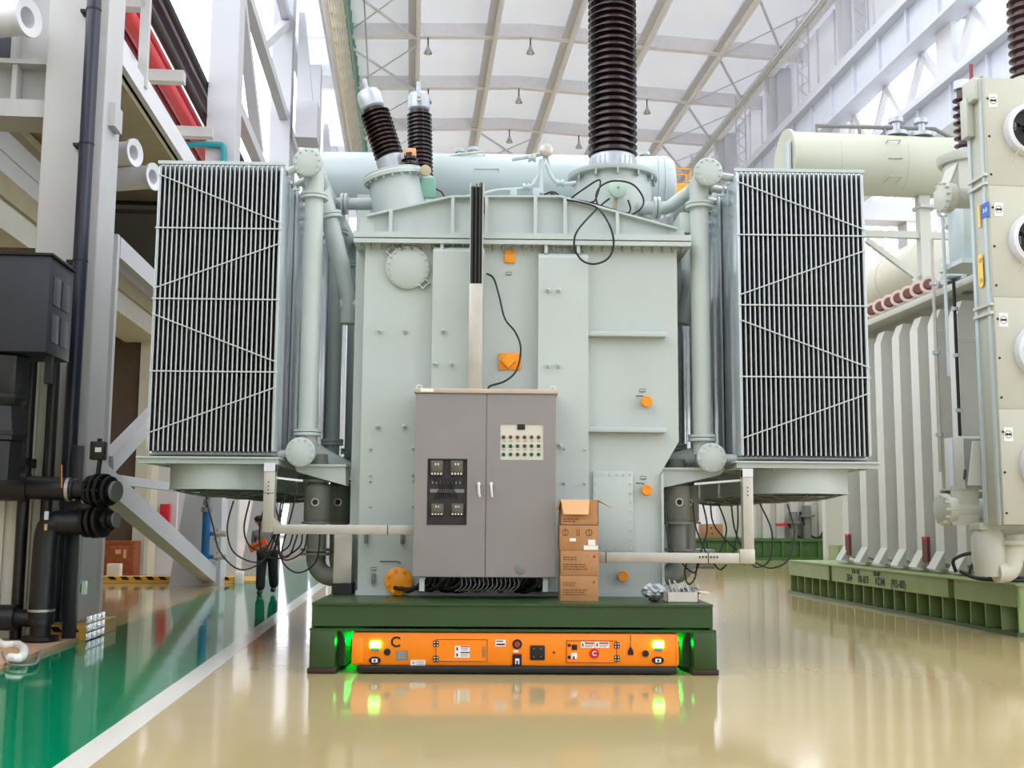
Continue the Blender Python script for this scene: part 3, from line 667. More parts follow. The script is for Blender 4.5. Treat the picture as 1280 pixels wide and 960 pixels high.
MB().box(W(527, 248, 14.9)-Vector((.03, .03, 0)), W(545, 222, 14.9)+Vector((.0, .06, 0)), .03).build('junction_box', TEAL if 0 else mat('pale_teal', (120, 168, 150), .4), T)
MB().tube([W(a, b, 14.8) for a, b in ((545, 236), (552, 240), (556, 247))], .012, 6).build('signal_cable', BLACK, T)
# conservator
Yc = 17.6; zc = Wz(640, 229, Yc); R = .46
xa, xb = Wx(396, 229, Yc), Wx(843, 229, Yc)
cv = MB().lathe([(R*.5, 0), (R*.86, .04), (R, .14), (R, xb-xa-.14), (R*.86, xb-xa-.04), (R*.5, xb-xa)], (xa, Yc, zc), (1, 0, 0), 48).build('conservator', PAINT2, T)
for px in (818, 826): x = Wx(px, 229, Yc); MB().lathe([(R+.004, 0), (R+.012, .015), (R+.004, .03)], (x, Yc, zc), (1, 0, 0), 48, caps=False).build('weld_seam', PAINT2, cv)
for x in (xa+.8, 0, xb-.9): MB().box((x-.1, Yc-.35, zC), (x+.1, Yc+.35, zc-R*.7)).build('conservator_saddle', PAINT, cv)
def q3(px, py): return W(px, py, Yc-.45)
MB().tube([q3(593, 216), q3(593, 211), q3(624, 211), q3(624, 216)], .018, 8).build('lift_handle', PAINT2, cv)
for px, py in ((806, 196), (575, 192), (592, 190)):
    p = W(px, py+6, Yc-.1); MB().lathe([(.1, -.03), (.1, .02), (.05, .02), (.05, .1), (.085, .1), (.085, .15)], p, n=16).build('conservator_fitting', PAINT2, cv)
MB().tube([W(a, b, 17.3) for a, b in ((545, 200), (572, 193), (604, 190), (608, 200))], .02, 6).build('breather_pipe', CREAM, cv)
# instrument pipework above the cover
pw = MB().tube([W(a, b, 14.6) for a, b in ((556, 250), (600, 243), (622, 238), (658, 235), (670, 225), (678, 205), (682, 190))], .024, 8, smooth=4).build('gas_pipe', PAINT2, T)
MB().tube([W(a, b, 14.6) for a, b in ((640, 199), (660, 196), (680, 192))], .03, 8).build('gas_pipe_branch', PAINT2, pw)
MB().tube([W(a, b, 14.6) for a, b in ((683, 205), (688, 218), (696, 228), (708, 230), (720, 228))], .026, 8, smooth=4).build('gas_pipe_branch', PAINT2, pw)
mb = MB().cyl(W(676, 247, 14.6), W(677, 200, 14.6), .035, n=10).beam(W(668, 230, 14.6), W(682, 190, 14.6), .03).beam(W(690, 222, 14.6), W(682, 190, 14.6), .03).box(W(664, 247, 14.7), W(690, 240, 14.5))
mb.build('valve_stand', PAINT2, pw)
p = W(683, 188, 14.5); MB().lathe([(.05, -.05), (.085, -.03), (.085, .03), (.05, .05)], p, (0, -1, 0), 20).build('valve_handwheel', TRUNK, pw)
for px, py in ((665, 198), (658, 234), (700, 229)):
    p = W(px, py, 14.6); MB().lathe([(.05, -.05), (.05, -.02), (.035, -.02), (.035, .02), (.05, .02), (.05, .05)], p, (1, 0, 0), 12).build('pipe_valve', PAINT2, pw)
for px in (598, 642, 670): MB().box(W(px-4, 248, 14.4), W(px+4, 240, 14.6), .01).build('cover_fitting', PAINT2, T)
# pile of grey hoses and clips behind the girder
# vertical cable duct with black control cables, in front of the tank
xa, xb = Tx(586, 13.2, 400), Tx(603, 13.2, 400)
zt, zm, z0 = Wz(594, 234, 13.2), Wz(594, 355, 13.2), Wz(594, 487, 13.2)
cd = MB().box((xa, 13.17, z0), (xb, 13.2, zm), .004).box((xa, 13.2, z0), (xa+.012, 13.32, zt)).box((xb-.012, 13.2, z0), (xb, 13.32, zt)).box((xa, 13.31, z0), (xb, 13.325, zt)).build('cable_duct', TRUNK, T)
MB().beam((xa, 13.26, zt-.1), (xa, 13.26, zt+.06), .015, .06).beam((xb, 13.26, zt-.1), (xb, 13.26, zt+.06), .015, .06).build('duct_ears', PAINT2, cd)
for i in range(6):
    x = xa+.026+i*.0225; MB().tube([(x, 13.2+.018*(i % 2), zm-.05), (x, 13.19+.018*(i % 2), zt), (x+random.uniform(-.02, .02), 13.3, zt+.03+.01*i), (x+.02, 13.6, zt-.05), (x+.05, 14.2, zC+.1)], .0135, 8).build('control_cable', BLACK, cd)
for z in (zC+.35, zC-.3, zm-.2, z0+.3): MB().box((xa+.02, 13.32, z), (xb-.02, YT, z+.04)).build('duct_bracket', PAINT, cd)
MB().tube([W(a, b, 13.3 if b > 350 else 13.5) for a, b in ((608, 342), (617, 348), (624, 370), (631, 398), (644, 415), (651, 435), (646, 462), (632, 476), (612, 483), (611, 490))], .0125, 6, smooth=6).build('signal_cable', BLACK, T)
# ================================================================== transport base (green steel frame)
Y0 = 12.34
B = thing('transport_pallet', 'dark green steel transport pallet on two legs straddling the orange vehicle', 'pallet', (.3, 16, 0))
bl, br = -1.9, 2.45
MB().box((bl, Y0+.03, .5), (br, Y0+.06, .72)).box((bl, Y0, .725), (br, 20.6, .75)).box((bl-.02, Y0, .45), (br+.03, Y0+.35, .475)).box((bl, Y0+.06, .475), (bl+.03, 20.6, .725)).box((br-.03, Y0+.06, .475), (br, 20.6, .725)).box((bl, 20.5, .475), (br, 20.6, .725)).build('deck_frame', GREEN, B)
for k in (1, 2, 3):
    x = bl+(br-bl)*k/4; MB().box((x-.1, Y0+.06, .5), (x+.1, 20.5, .72)).build('cross_girder', GREEN, B)
for s, xa, xb in ((-1, bl-.01, bl+.26), (1, br-.22, br+.03)):
    lg = MB().box((xa, Y0-.02, .06), (xb, 20.6, .45), .006)
    xi = xb if s < 0 else xa
    lg.box((xi, Y0+.25, .05), (xi-s*.08, 20.4, .33)).prism([(xi, .33), (xi-s*.08, .33), (xi-s*.02, .44), (xi, .44)], 'y', Y0+.25, 20.4)
    lg = lg.build('leg', GREEN, B)
    MB().box((xa-.02, Y0-.03, 0), (xb+.02, 20.6, .06), .01).build('foot_strip', mat('dark_maroon_rubber', (46, 24, 22), .5), lg)
# ================================================================== orange vehicle
A = thing('transport_vehicle', 'flat orange automated transport vehicle with black bumper parked under the green base', 'vehicle', (.3, 16, 0))
ax0, ax1 = Wx(440, 815, 12.36), Wx(848, 815, 12.36)
za1, za0 = .438, .085
YA = 12.36
body = MB().box((ax0, YA, za0), (ax1, 19.8, za1), .02).box((ax0-.004, YA-.012, za0+.02), (ax0+.12, YA+.2, za1-.06), .01).box((ax1-.03, YA-.008, za0+.02), (ax1+.004, YA+.2, za1-.03), .01).build('body', ORANGE, A)
MB().box((ax0+.03, YA+.05, za1-.002), (ax1-.03, 19.7, za1+.01)).build('top_pad', DARK, body)
MB().box((ax0+.06, YA-.05, .012), (ax1-.02, YA+.12, za0+.005), .02).box((ax0+.1, YA+.1, .012), (ax1-.1, 19.6, za0+.03)).build('bumper', BLACK, A)
def av(px, py): return Wx(px, py, YA), Wz(px, py, YA)
def plate(name, m, px0, py0, px1, py1, th=.006, par=None, bev=.0, back=0.):
    x0, z1 = av(px0, py0); x1, z0 = av(px1, py1); return MB().box((x0, YA-th-back, z0), (x1, YA-back+.002, z1), bev).build(name, m, par or A)
def disc(name, m, px, py, r, th=.02, par=None, sx=1., back=0., n=24):
    x, z = av(px, py); mb = MB().cyl((x, YA+.002, z), (x, YA-th, z), r, r*.92, n=n)
    for v in mb.b.verts: v.co.x = x+(v.co.x-x)*sx; v.co.y -= back
    return mb.build(name, m, par or A)
for px in (469, 823):
    l = plate('headlamp', LEDG, px-6.5, 801, px+6.5, 810, .02, bev=.006); plate('lamp_lens', GREYL, px-4.5, 810.3, px+4.5, 814, .012, l)
    o = disc('charging_socket', BLACK, px-.5, 825.5, .042, .014, sx=1.6); plate('socket_face', PAPER, px-4, 823.2, px+3, 827.8, .018, o); plate('socket_eye', DARK, px-1.8, 824.2, px+.8, 826.8, .02, o)
disc('horn', DARK, 484, 815, .038, .02); disc('horn', DARK, 807, 817, .036, .02)
x, z = av(494.5, 803); text('C', .155, (x, YA-.004, z), DARK, A, 'painted_letter')
p_ = plate('vehicle_nameplate', GREYL, 495, 813.5, 509.5, 825)
for k in range(4): plate('plate_lettering', TRUNK, 497, 815+k*2.3, 507.5, 815.7+k*2.3, .007, p_)
s_ = plate('warning_sticker', PAPER, 513, 825, 531.5, 831.5); x, z = av(517, 828.3); text('U', .04, (x, YA-.0075, z), DARK, s_)
for k in range(3): plate('sticker_lettering', GREYL, 520.5, 826.2+k*1.8, 530.5, 826.9+k*1.8, .007, s_)
def frame(name, px0, py0, px1, py1, par):
    mb = MB(); x0, z1 = av(px0, py0); x1, z0 = av(px1, py1); w = .005
    for a, b in (((x0, z0), (x1, z0+w)), ((x0, z1-w), (x1, z1)), ((x0, z0), (x0+w, z1)), ((x1-w, z0), (x1, z1))): mb.box((a[0], YA-.0085, a[1]), (b[0], YA, b[1]))
    return mb.build(name, DKRED, par)
def hinge(px, py, par):
    o = plate('hinge', DARK, px-3.3, py-3.6, px+3.3, py+3.6, .014, par)
    for dx in (-1.7, 1.7):
        for dy in (-1.8, 1.8): plate('hinge_screw', PAPER, px+dx-.7, py+dy-.7, px+dx+.7, py+dy+.7, .017, par)
    return o
d1 = plate('access_door', ORANGE, 545, 799, 609, 827, .006); frame('door_gap', 545, 799, 609, 827, d1)
hinge(545, 804.5, d1); hinge(545, 823.5, d1)
s_ = plate('warning_sticker', PAPER, 568.5, 807, 587, 822, .009, d1)
for py, m in ((807.4, RED), (814.8, DARK)): plate('sticker_band', m, 575.5, py, 587, py+1.5, .0105, d1)
for py in (810, 812, 817.5, 819.5): plate('sticker_lettering', GREYL, 576, py, 585, py+.8, .0105, d1)
for py in (809, 816.5): plate('sticker_symbol', DARK, 570.5, py, 572.5, py+4, .0105, d1)
mb = MB()
for k in range(7): x0, z1 = av(602.5, 808.5+k*2); x1, z0 = av(606.8, 809.6+k*2); mb.box((x0, YA-.011, z0), (x1, YA-.004, z1))
mb.build('door_vent', GREYL, d1)
s_ = plate('warning_sticker', PAPER, 619, 799.5, 632, 808)
plate('sticker_lettering', DARK, 620.5, 800.8, 629, 802, .008, s_); plate('sticker_lettering', DARK, 620.5, 804.4, 631, 806.4, .008, s_)
e = disc('emergency_stop', DARK, 646.5, 805.3, .056, .014, n=8); disc('stop_button', mat('dull_red_button', (150, 62, 44), .4), 646.5, 805.3, .034, .035, e)
plate('stop_label', PAPER, 641.5, 812.5, 648, 815.5, .008)
o = plate('control_switch', DARK, 640.5, 818.5, 652, 832, .012); plate('switch_key', PAPER, 644, 823, 649, 830, .02, o); plate('switch_slot', DARK, 645.5, 825.5, 647.5, 830.2, .023, o); plate('switch_band', DKRED, 641, 817.2, 652, 818.5, .013, o)
o = plate('laser_scanner', DARK, 662.5, 806.5, 681, 825, .02, bev=.02)
for dx in (-4.5, 4.5):
    for dy in (-5, 5): plate('scanner_screw', GREYL, 671.8+dx-.7, 815.7+dy-.7, 671.8+dx+.7, 815.7+dy+.7, .024, o)
disc('indicator_dot', DARK, 692.5, 815.5, .012, .01)
d2 = plate('access_door', ORANGE, 708, 800.5, 771, 828.5, .006); frame('door_gap', 708, 800.5, 771, 828.5, d2)
hinge(771, 806.5, d2); hinge(771, 823, d2)
for a in (726, 744):
    plate('warning_sticker', PAPER, a, 802, a+17.4, 809.8, .009, d2); plate('sticker_band', RED, a+5, 802.8, a+16.5, 804.8, .0105, d2)
    plate('sticker_lettering', GREYL, a+5, 806, a+16, 806.8, .0105, d2); plate('sticker_lettering', GREYL, a+5, 807.8, a+14, 808.5, .0105, d2); plate('sticker_symbol', DARK, a+1.6, 804, a+3.2, 808, .0105, d2)
rb = disc('red_push_button', RED, 742.7, 816.8, .054, .02, d2); x, z = av(742.7, 816.8); text('C', .07, (x, YA-.0215, z), PAPER, rb)
for px, py, m, w in ((711.5, 806.5, DARK, 2.), (718, 809, DARK, 3.5), (711.5, 821.5, DARK, 2.), (717.5, 820, PAPER, 3.8)): plate('lock_symbol', m, px-w, py-w, px+w, py+w, .012, d2, .01)
plate('lock_symbol', DARK, 716.2, 820, 718, 824, .0135, d2)
mb = MB(); x, z = av(788.3, 818); mb.box((x-.03, YA-.012, z-.005), (x+.03, YA, z+.035)).prism([(x-.03, z+.035), (x+.03, z+.035), (x, z+.085)], 'y', YA-.012, YA); x2, z2 = av(788, 792)
mb.box((x-.002, YA-.006, z), (x+.002, YA, z2-.015)); mb.build('antenna_bracket', DARK, A)
for s in (-1, 1):       # green status strips on the vehicle's flanks, lighting the legs
    x = ax0-.004 if s < 0 else ax1+.004
    MB().box((x, YA+.3, .3), (x+s*.012, YA+1.6, .33)).build('status_light_strip', LEDS, A)
    MB().box((x, YA+.06, .2), (x+s*.02, YA+.18, .36), .01).build('side_bumper', DARK, A)
# ================================================================== control cabinet
YC = 12.95
cx0, cx1 = Wx(518, 600, YC), Wx(694.5, 600, YC); cz0, cz1 = Wz(606, 722, YC), Wz(606, 492, YC)
C = thing('control_cabinet', 'tall brushed steel two-door control cabinet in front of the transformer tank', 'cabinet', ((cx0+cx1)/2, 13.2, cz0))
MB().box((cx0, YC+.02, cz0), (cx1, 13.5, cz1), .004).build('cabinet_body', CABG, C)
MB().box((cx0-.02, YC-.03, cz1), (cx1+.03, 13.52, cz1+.055), .008).build('cabinet_roof', CABT, C)
def cvx(px, py): return Wx(px, py, YC), Wz(px, py, YC)
def holed(name, x0, x1, z0, z1, hx0, hx1, hz0, hz1):
    mb = MB()
    for a, b in (((x0, z0), (hx0, z1)), ((hx1, z0), (x1, z1)), ((hx0, z0), (hx1, hz0)), ((hx0, hz1), (hx1, z1))): mb.box((a[0], YC, a[1]), (b[0], YC+.02, b[1]))
    return mb.build(name, CABG, C)
xs = cvx(607.5, 600)[0]; g = .006
wx0, wz1 = cvx(536, 574.5); wx1, wz0 = cvx(582, 655)
dl = holed('door', cx0, xs-g, cz0+.01, cz1-.005, wx0, wx1, wz0, wz1)
MB().box((wx0, YC+.019, wz0), (wx1, YC+.03, wz1)).build('meter_board', mat('meter_board_dark', (36, 35, 36), .6, var=.2, scale=20), dl)
MB().box((wx0-.012, YC-.006, wz0-.012), (wx0, YC, wz1+.012)).box((wx1, YC-.006, wz0-.012), (wx1+.012, YC, wz1+.012)).box((wx0, YC-.006, wz1), (wx1, YC, wz1+.012)).box((wx0, YC-.006, wz0-.012), (wx1, YC, wz0)).build('window_gasket', BLACK, dl)
for i, px in enumerate((546, 571)):
    for j, py in enumerate((585, 637)):
        x, z = cvx(px+(.5 if j else 0), py); h = .09 if j == 0 else .07
        m = MB().box((x-.075, YC-.012, z-h), (x+.075, YC+.02, z+h), .02).build('meter', METERB, dl)
        MB().box((x-.055, YC-.016, z-h*.45), (x+.055, YC-.01, z+h*.8), .006).build('meter_face', mat('meter_face', (92, 86, 72), .4, var=.2, scale=40), dl) if i+j == 0 else MB().box((x-.055, YC-.016, z-h*.45), (x+.055, YC-.01, z+h*.8), .006).build('meter_face', bpy.data.materials['meter_face'], dl)
        mb = MB()
        for k in range(4): mb.box((x-.06+k*.034, YC-.016, z-h*.85), (x-.045+k*.034, YC-.011, z-h*.62))
        for k in range(2): mb.box((x-.02+k*.03, YC-.018, z+h*.35), (x-.008+k*.03, YC-.013, z+h*.6))
        mb.build('meter_terminals', PAPER, dl)
for k in range(9):
    x0 = wx0+.06+k*.035; top = (wz0+wz1)/2+.17; mid = (wx0+wx1)/2
    MB().tube([(x0, YC+.01, wz1-.22), (mid+(x0-mid)*.5, YC-.0, wz1-.3), (x0+.01, YC+.01, top-.25)], .006, 5, smooth=3).build('meter_wire', BLACK, dl)
mb = MB().box((wx0+.02, YC+.01, (wz0+wz1)/2-.01), (wx1-.02, YC+.02, (wz0+wz1)/2+.03)); 
for k in range(8): mb.box((wx0+.04+k*.045, YC+.005, (wz0+wz1)/2+.09), (wx0+.055+k*.045, YC+.02, (wz0+wz1)/2+.12))
mb.build('terminal_strip', GREYL, dl)
px0, pz1 = cvx(625.5, 530); px1, pz0 = cvx(679.5, 575)
dr = holed('door', xs+g, cx1, cz0+.01, cz1-.005, px0, px1, pz0, pz1)
MB().box((px0, YC+.012, pz0), (px1, YC+.03, pz1)).build('switch_panel', CREAM, dr)
x, z = cvx(651.5, 533.5); MB().box((x-.045, YC+.0, z-.033), (x+.045, YC+.013, z+.03), .004).build('display', BLACK, dr)
IND = [mat('lamp_red', (110, 30, 26), .3), mat('lamp_dark_green', (16, 70, 44), .3), mat('switch_brown', (70, 52, 44), .3)]
for j, py in enumerate((546.5, 557.5, 568)):
    for i in range(6):
        x, z = cvx(629.5+i*8.75, py); m = IND[(0, 1, 1)[j] if (i+j) % 4 else 2]
        MB().lathe([(.021, 0), (.021, .014), (.017, .018)], (x, YC+.012, z), (0, -1, 0), 16).build('pilot_lamp', m, dr)
mb = MB()
for j in range(2):
    for i in range(6): x, z = cvx(630+i*8.75, 551.5+j*11); mb.box((x-.02, YC+.0105, z-.004), (x+.02, YC+.0122, z+.004))
mb.build('panel_lettering', GREYL, dr)
for px, d in ((598.5, dl), (614, dr)):
    x, z = cvx(px, 605); h = MB().cyl((x, YC, z), (x, YC-.03, z), .022, n=16).tube([(x, YC-.03, z+.01), (x, YC-.05, z-.01), (x+.004, YC-.048, z-.09), (x+.012, YC-.04, z-.15)], .014, 10).build('handle', WHITE, d)
x, z = cvx(650.5, 711); MB().lathe([(.068, 0), (.068, .004), (.064, .006)], (x, YC, z), (0, -1, 0), 24).build('cabinet_nameplate', GREYL, dr)
x, z = cvx(534, 486.5); MB().box((x-.075, YC-.034, cz1+.012), (x+.075, YC-.03, cz1+.05)).build('roof_sticker', PAPER, C)
for px in (523, 692): x = cvx(px, 480)[0]; MB().tube([(x+.03*cos(a), 13.1, cz1+.075+.035*sin(a)) for a in [2*pi*i/14 for i in range(14)]], .009, 6, closed=True).build('lifting_eye', WHITE, C)
for px in (527, 682):
    x = cvx(px, 730)[0]; MB().box((x-.03, YC+.05, cz0-.17), (x+.03, YC+.06, cz0)).box((x-.03, YC+.05, cz0-.17), (x+.03, 13.58, cz0-.16)).build('mounting_bracket', PAINT, C)
for k in range(26):                       # corrugated conduits leaving below the cabinet
    x = cx0+.1+k*(cx1-cx0-.22)/25; sx = -.18-.1*sin(k*1.7); yy = 13.06+.07*(k % 4)
    MB().tube([(x, yy, cz0+.02), (x, yy, cz0-.05), (x+sx*.4, yy+.04, cz0-.13), (x+sx, yy+.16, cz0-.175+.02*(k % 3)), (x+sx*1.5, 13.52, cz0-.15)], .024, 8, smooth=4).build('conduit', BLACK, C)
for k in range(14):
    x = cx0+.55+k*.05; c = Vector((x, 13.0, cz0-.03)); MB().tube([c+Vector((0, 0, .03)), c+Vector((.012, -.01, -.05)), c+Vector((-.02, .0, -.1)), c+Vector((-.07, .02, -.13))], .0045, 5, smooth=3).build('earthing_wire', GREYL, C)
# ================================================================== cartons beside the cabinet
YB = 12.74; cxl, cxr = Wx(700.5, 700, YB), Wx(748, 700, YB); hb = .283; z = ZB
def carton_text(mb, x0, x1, z0, n, w=.7):
    for k in range(n):
        zz = z0-k*.026; x = x0
        while x < x0+(x1-x0)*w: l = random.uniform(.012, .05); mb.box((x, YB-.0025, zz), (min(x+l, x1), YB-.001, zz+.011)); x += l+.01
    return mb
labs = ['sealed brown carton at the foot of the carton stack, on the green deck', 'brown carton second from the bottom of the stack, two blocks of small print', 'brown carton with white stickers, directly under the open one', 'open brown carton on top of the stack beside the cabinet, flaps folded out']
for k in range(4):
    dx = (0, .004, -.006, .002)[k]; xa, xb = cxl+dx, cxr+dx; y1 = YB+.36; h = hb-.002
    t = thing('cardboard_box', labs[k], 'box', ((xa+xb)/2, YB+.18, z), 0, 'cartons stacked beside the cabinet')
    if k < 3:
        MB().box((xa, YB, z), (xb, y1, z+h), .004).build('carton', CARD, t)
        MB().box((xa+.0, YB+.16, z+h-.002), (xb, YB+.2, z+h+.0005)).build('tape', CARDI, t)
    else:
        w = .006; mb = MB().box((xa, YB, z), (xb, YB+w, z+h)).box((xa, y1-w, z), (xb, y1, z+h)).box((xa, YB, z), (xa+w, y1, z+h)).box((xb-w, YB, z), (xb, y1, z+h)).box((xa, YB, z), (xb, y1, z+w)); mb.build('carton', CARD, t)
        for nm, q in (('flap', [(xa, YB, z+h), (xb-.1, YB, z+h), (xb-.12, YB-.05, z+h-.165), (xa+.03, YB-.05, z+h-.165)]), ('flap', [(xb, YB+.05, z+h), (xb, y1-.02, z+h), (xb+.15, y1-.08, z+h-.06), (xb+.17, YB+.1, z+h-.09)]), ('flap', [(xa, y1, z+h), (xb, y1, z+h), (xb, y1+.06, z+h-.1), (xa, y1+.06, z+h-.1)]), ('flap', [(xa, YB, z+h), (xa, y1, z+h), (xa-.03, y1-.02, z+h-.12), (xa-.03, YB+.03, z+h-.12)])):
            mb = MB(); Aq = [mb.b.verts.new(v) for v in q]; Bq = [mb.b.verts.new(Vector(v)+Vector((.001, -.004, .005))) for v in q]; mb.skin([Aq, Bq]).build(nm, CARDI, t)
    mb = MB()
    if k == 3: carton_text(mb, xa+.03, xb-.2, z+.06, 2)
    if k == 2:
        for a in (.06, .33): mb.tube([(xa+a+.035*cos(i*pi/6), YB-.001, z+.2+.035*sin(i*pi/6)) for i in range(12)], .004, 4, closed=True).box((xa+a-.004, YB-.002, z+.17), (xa+a+.004, YB, z+.23))
        mb.box((xa+.19, YB-.002, z+.17), (xa+.197, YB, z+.24)).box((xa+.215, YB-.002, z+.17), (xa+.222, YB, z+.24)).box((xa+.185, YB-.002, z+.165), (xa+.228, YB, z+.172))
    if k < 2: carton_text(mb, xa+.03, xb-.25, z+.2, 2, .9); carton_text(mb, xa+.03, xb-.04, z+.12, 3); mb.box((xb-.06, YB-.002, z+.2), (xb-.04, YB, z+.23))
    mb.build('printing', INK, t)
    if k == 2:
        for a, b, c, d in ((.11, .18, .1, .135), (.32, .4, .05, .12), (.27, .43, .005, .055)): MB().box((xa+a, YB-.003, z+c), (xa+b, YB, z+d)).build('sticker', PAPER, t)
    z += hb
# ================================================================== tray of odds and ends on the right of the deck
ty = 12.62; txl, txr = Wx(834, 745, ty), Wx(873, 745, ty)
t = thing('parts_tray', 'shallow grey cardboard tray at the right end of the green deck', 'tray', ((txl+txr)/2, ty+.15, ZB))
TRAYM = mat('tray_card', (196, 190, 180), .7)
MB().box((txl, ty, ZB), (txr, ty+.008, ZB+.115)).box((txl, ty+.3, ZB), (txr, ty+.308, ZB+.115)).box((txl, ty, ZB), (txl+.008, ty+.3, ZB+.115)).box((txr-.008, ty, ZB), (txr, ty+.3, ZB+.115)).box((txl, ty, ZB), (txr, ty+.3, ZB+.008)).build('tray_walls', TRAYM, t)
mb = MB(); q = [(txr, ty, ZB+.115), (txr, ty+.3, ZB+.115), (txr+.16, ty+.27, ZB+.1), (txr+.14, ty+.04, ZB+.095)]; Aq = [mb.b.verts.new(v) for v in q]; Bq = [mb.b.verts.new(Vector(v)+Vector((0, 0, .006))) for v in q]; mb.skin([Aq, Bq]).build('tray_flap', TRAYM, t)
for k in range(7):
    x = txl+.06+k*.045; lean = -.09+.02*(k % 3)
    tag(MB().beam((x, ty+.03+.02*(k % 3), ZB+.012), (x+lean, ty+.08+.02*(k % 3), ZB+.26-.012*k), .018, .008).build('metal_strip', CAST), 'slim pale metal strip standing in the parts tray among its twins', 'strip', 'metal strips in the parts tray')
mb = MB()
for k in range(9):
    c = Vector((txl+.12+random.random()*.24, ty+.2+random.random()*.06, ZB+.06)); mb.tube([c+Vector((random.uniform(-.06, .06), random.uniform(-.04, .04), random.uniform(.02, .1))) for i in range(6)], .012, 6, smooth=3)
tag(mb.build('wire_scrap', SHADEP), 'tangle of dark wire scrap heaped in the parts tray', 'scrap', kind='stuff')
def crumple(x, y, z, r, m, label, name):
    mb = MB().ball((0, 0, 0), r, 1.2, 1, .8, 8)
    for v in mb.b.verts: f = 1+random.uniform(-.28, .22); v.co = Vector((x, y, z+r*.72))+v.co*f
    lo = min(v.co.z for v in mb.b.verts)
    for v in mb.b.verts: v.co.z += z-lo
    tag(mb.build(name, m, smooth=False), label, 'bag')
crumple(Wx(820, 745, 12.8), 12.95, ZB, .11, mat('clear_film', (176, 182, 188), .15, .3), 'crumpled silver plastic bag left of the parts tray', 'plastic_bag')
crumple(Wx(818, 746, 12.6), 12.62, ZB, .045, DARK, 'small dark wad of rubbish lying on the deck beside the silver bag', 'rubbish_wad')
# ================================================================== person on the green lane
def limb_mesh(name, m, chain, parent):
    """chain: list of (pos, radius); branches given as lists of chains sharing points by position"""
    verts, edges, rad = [], [], []
    def vid(p):
        for i, q in enumerate(verts):
            if (Vector(q)-Vector(p)).length < 1e-5: return i
        verts.append(tuple(p)); return len(verts)-1
    for ch in chain:
        last = None
        for p, r in ch:
            i = vid(p)
            if i == len(rad): rad.append(r)
            if last is not None: edges.append((last, i))
            last = i
    o0 = ORG[parent.name]; me = bpy.data.meshes.new(name); me.from_pydata([Vector(v)-o0 for v in verts], edges, []); me.materials.append(m)
    o = bpy.data.objects.new(name, me); COL.objects.link(o); o.parent = parent; ORG[o.name] = o0
    md = o.modifiers.new('skin', 'SKIN'); md.use_smooth_shade = True
    sv = me.skin_vertices[0].data
    for i, r in enumerate(rad): sv[i].radius = (r, r) if not isinstance(r, tuple) else r; sv[i].use_root = (i == 0)
    s = o.modifiers.new('sub', 'SUBSURF'); s.levels = 2; s.render_levels = 2
    return o
pc = Hz(333, 743, 0); pu_, pv_ = pc[0], 25.2
P = thing('person', 'person in grey shirt and dark trousers walking on the green lane with orange case', 'person', (pu_, pv_, 0), HA)
def pp(x, y, z):          # leans a little to the left from the hips up
    k = max(0, z-.95); return (pu_+x*1.12-.3*k, pv_+y*1.1, z)
CLOTH = mat('dark_trousers', (26, 27, 34), .8); SHIRT = mat('grey_shirt', (120, 124, 126), .8); SHOE = mat('black_shoe', (18, 18, 20), .5); HAIR = mat('dark_cap', (28, 26, 30), .7)
# body: one continuous surface, walking towards the camera, head turned to the left
limb_mesh('body', SKIN, [
    [(pp(0, 0, .9), .12), (pp(0, 0, 1.05), .115), (pp(0, .0, 1.2), .13), (pp(0, .01, 1.33), .12), (pp(0, 0, 1.41), .055), (pp(0, -.015, 1.47), .05), (pp(0, -.03, 1.53), .075), (pp(0, -.03, 1.6), .088), (pp(0, -.02, 1.66), .07)],
    [(pp(0, .01, 1.33), .12), (pp(-.17, .01, 1.33), .058), (pp(-.24, .03, 1.1), .045), (pp(-.17, -.14, .98), .036), (pp(-.12, -.2, 1.0), .03)],
    [(pp(0, .01, 1.33), .12), (pp(.17, .01, 1.33), .058), (pp(.24, .03, 1.1), .045), (pp(.16, -.14, .97), .036), (pp(.1, -.2, .98), .03)],
    [(pp(0, 0, .9), .12), (pp(-.09, 0, .85), .1), (pp(-.1, -.06, .48), .06), (pp(-.1, -.1, .1), .042), (pp(-.1, -.2, .05), .04)],
    [(pp(0, 0, .9), .12), (pp(.09, 0, .85), .1), (pp(.1, .04, .48), .06), (pp(.11, .22, .16), .042), (pp(.11, .14, .08), .04)]], P)
limb_mesh('trousers', CLOTH, [[(pp(0, 0, .95), .17), (pp(-.1, 0, .85), .14), (pp(-.11, -.06, .48), .11), (pp(-.11, -.1, .07), .11)], [(pp(0, 0, .95), .17), (pp(.1, 0, .85), .14), (pp(.11, .04, .48), .11), (pp(.12, .2, .12), .11)]], P)
limb_mesh('shirt', SHIRT, [[(pp(0, 0, .92), .16), (pp(0, 0, 1.05), .15), (pp(0, 0, 1.2), .165), (pp(0, .01, 1.34), .14), (pp(0, 0, 1.4), .07)], [(pp(0, .01, 1.34), .14), (pp(-.17, .01, 1.33), .075), (pp(-.24, .03, 1.1), .062), (pp(-.2, -.07, 1.03), .055)], [(pp(0, .01, 1.34), .14), (pp(.17, .01, 1.33), .075), (pp(.24, .03, 1.1), .062), (pp(.19, -.07, 1.02), .055)]], P)
for s, y, z in ((-1, -.1, .05), (1, .2, .09)):
    limb_mesh('shoe', SHOE, [[(pp(s*.11, y+.06, z+.02), .07), (pp(s*.11, y-.06, z+.005), .065), (pp(s*.115, y-.2, z-.0), .05)]], P)
mb = MB().ball(pp(0, -.02, 1.635), .108, 1, 1.1, .72, 10); mb.box(pp(-.07, -.2, 1.6), pp(.07, -.1, 1.615), .005); mb.build('cap', HAIR, P)
mb = MB().ball(pp(0, -.122, 1.555), .017, .8, 1, 1.2, 6); mb.build('nose', SKIN, P)
mb = MB()
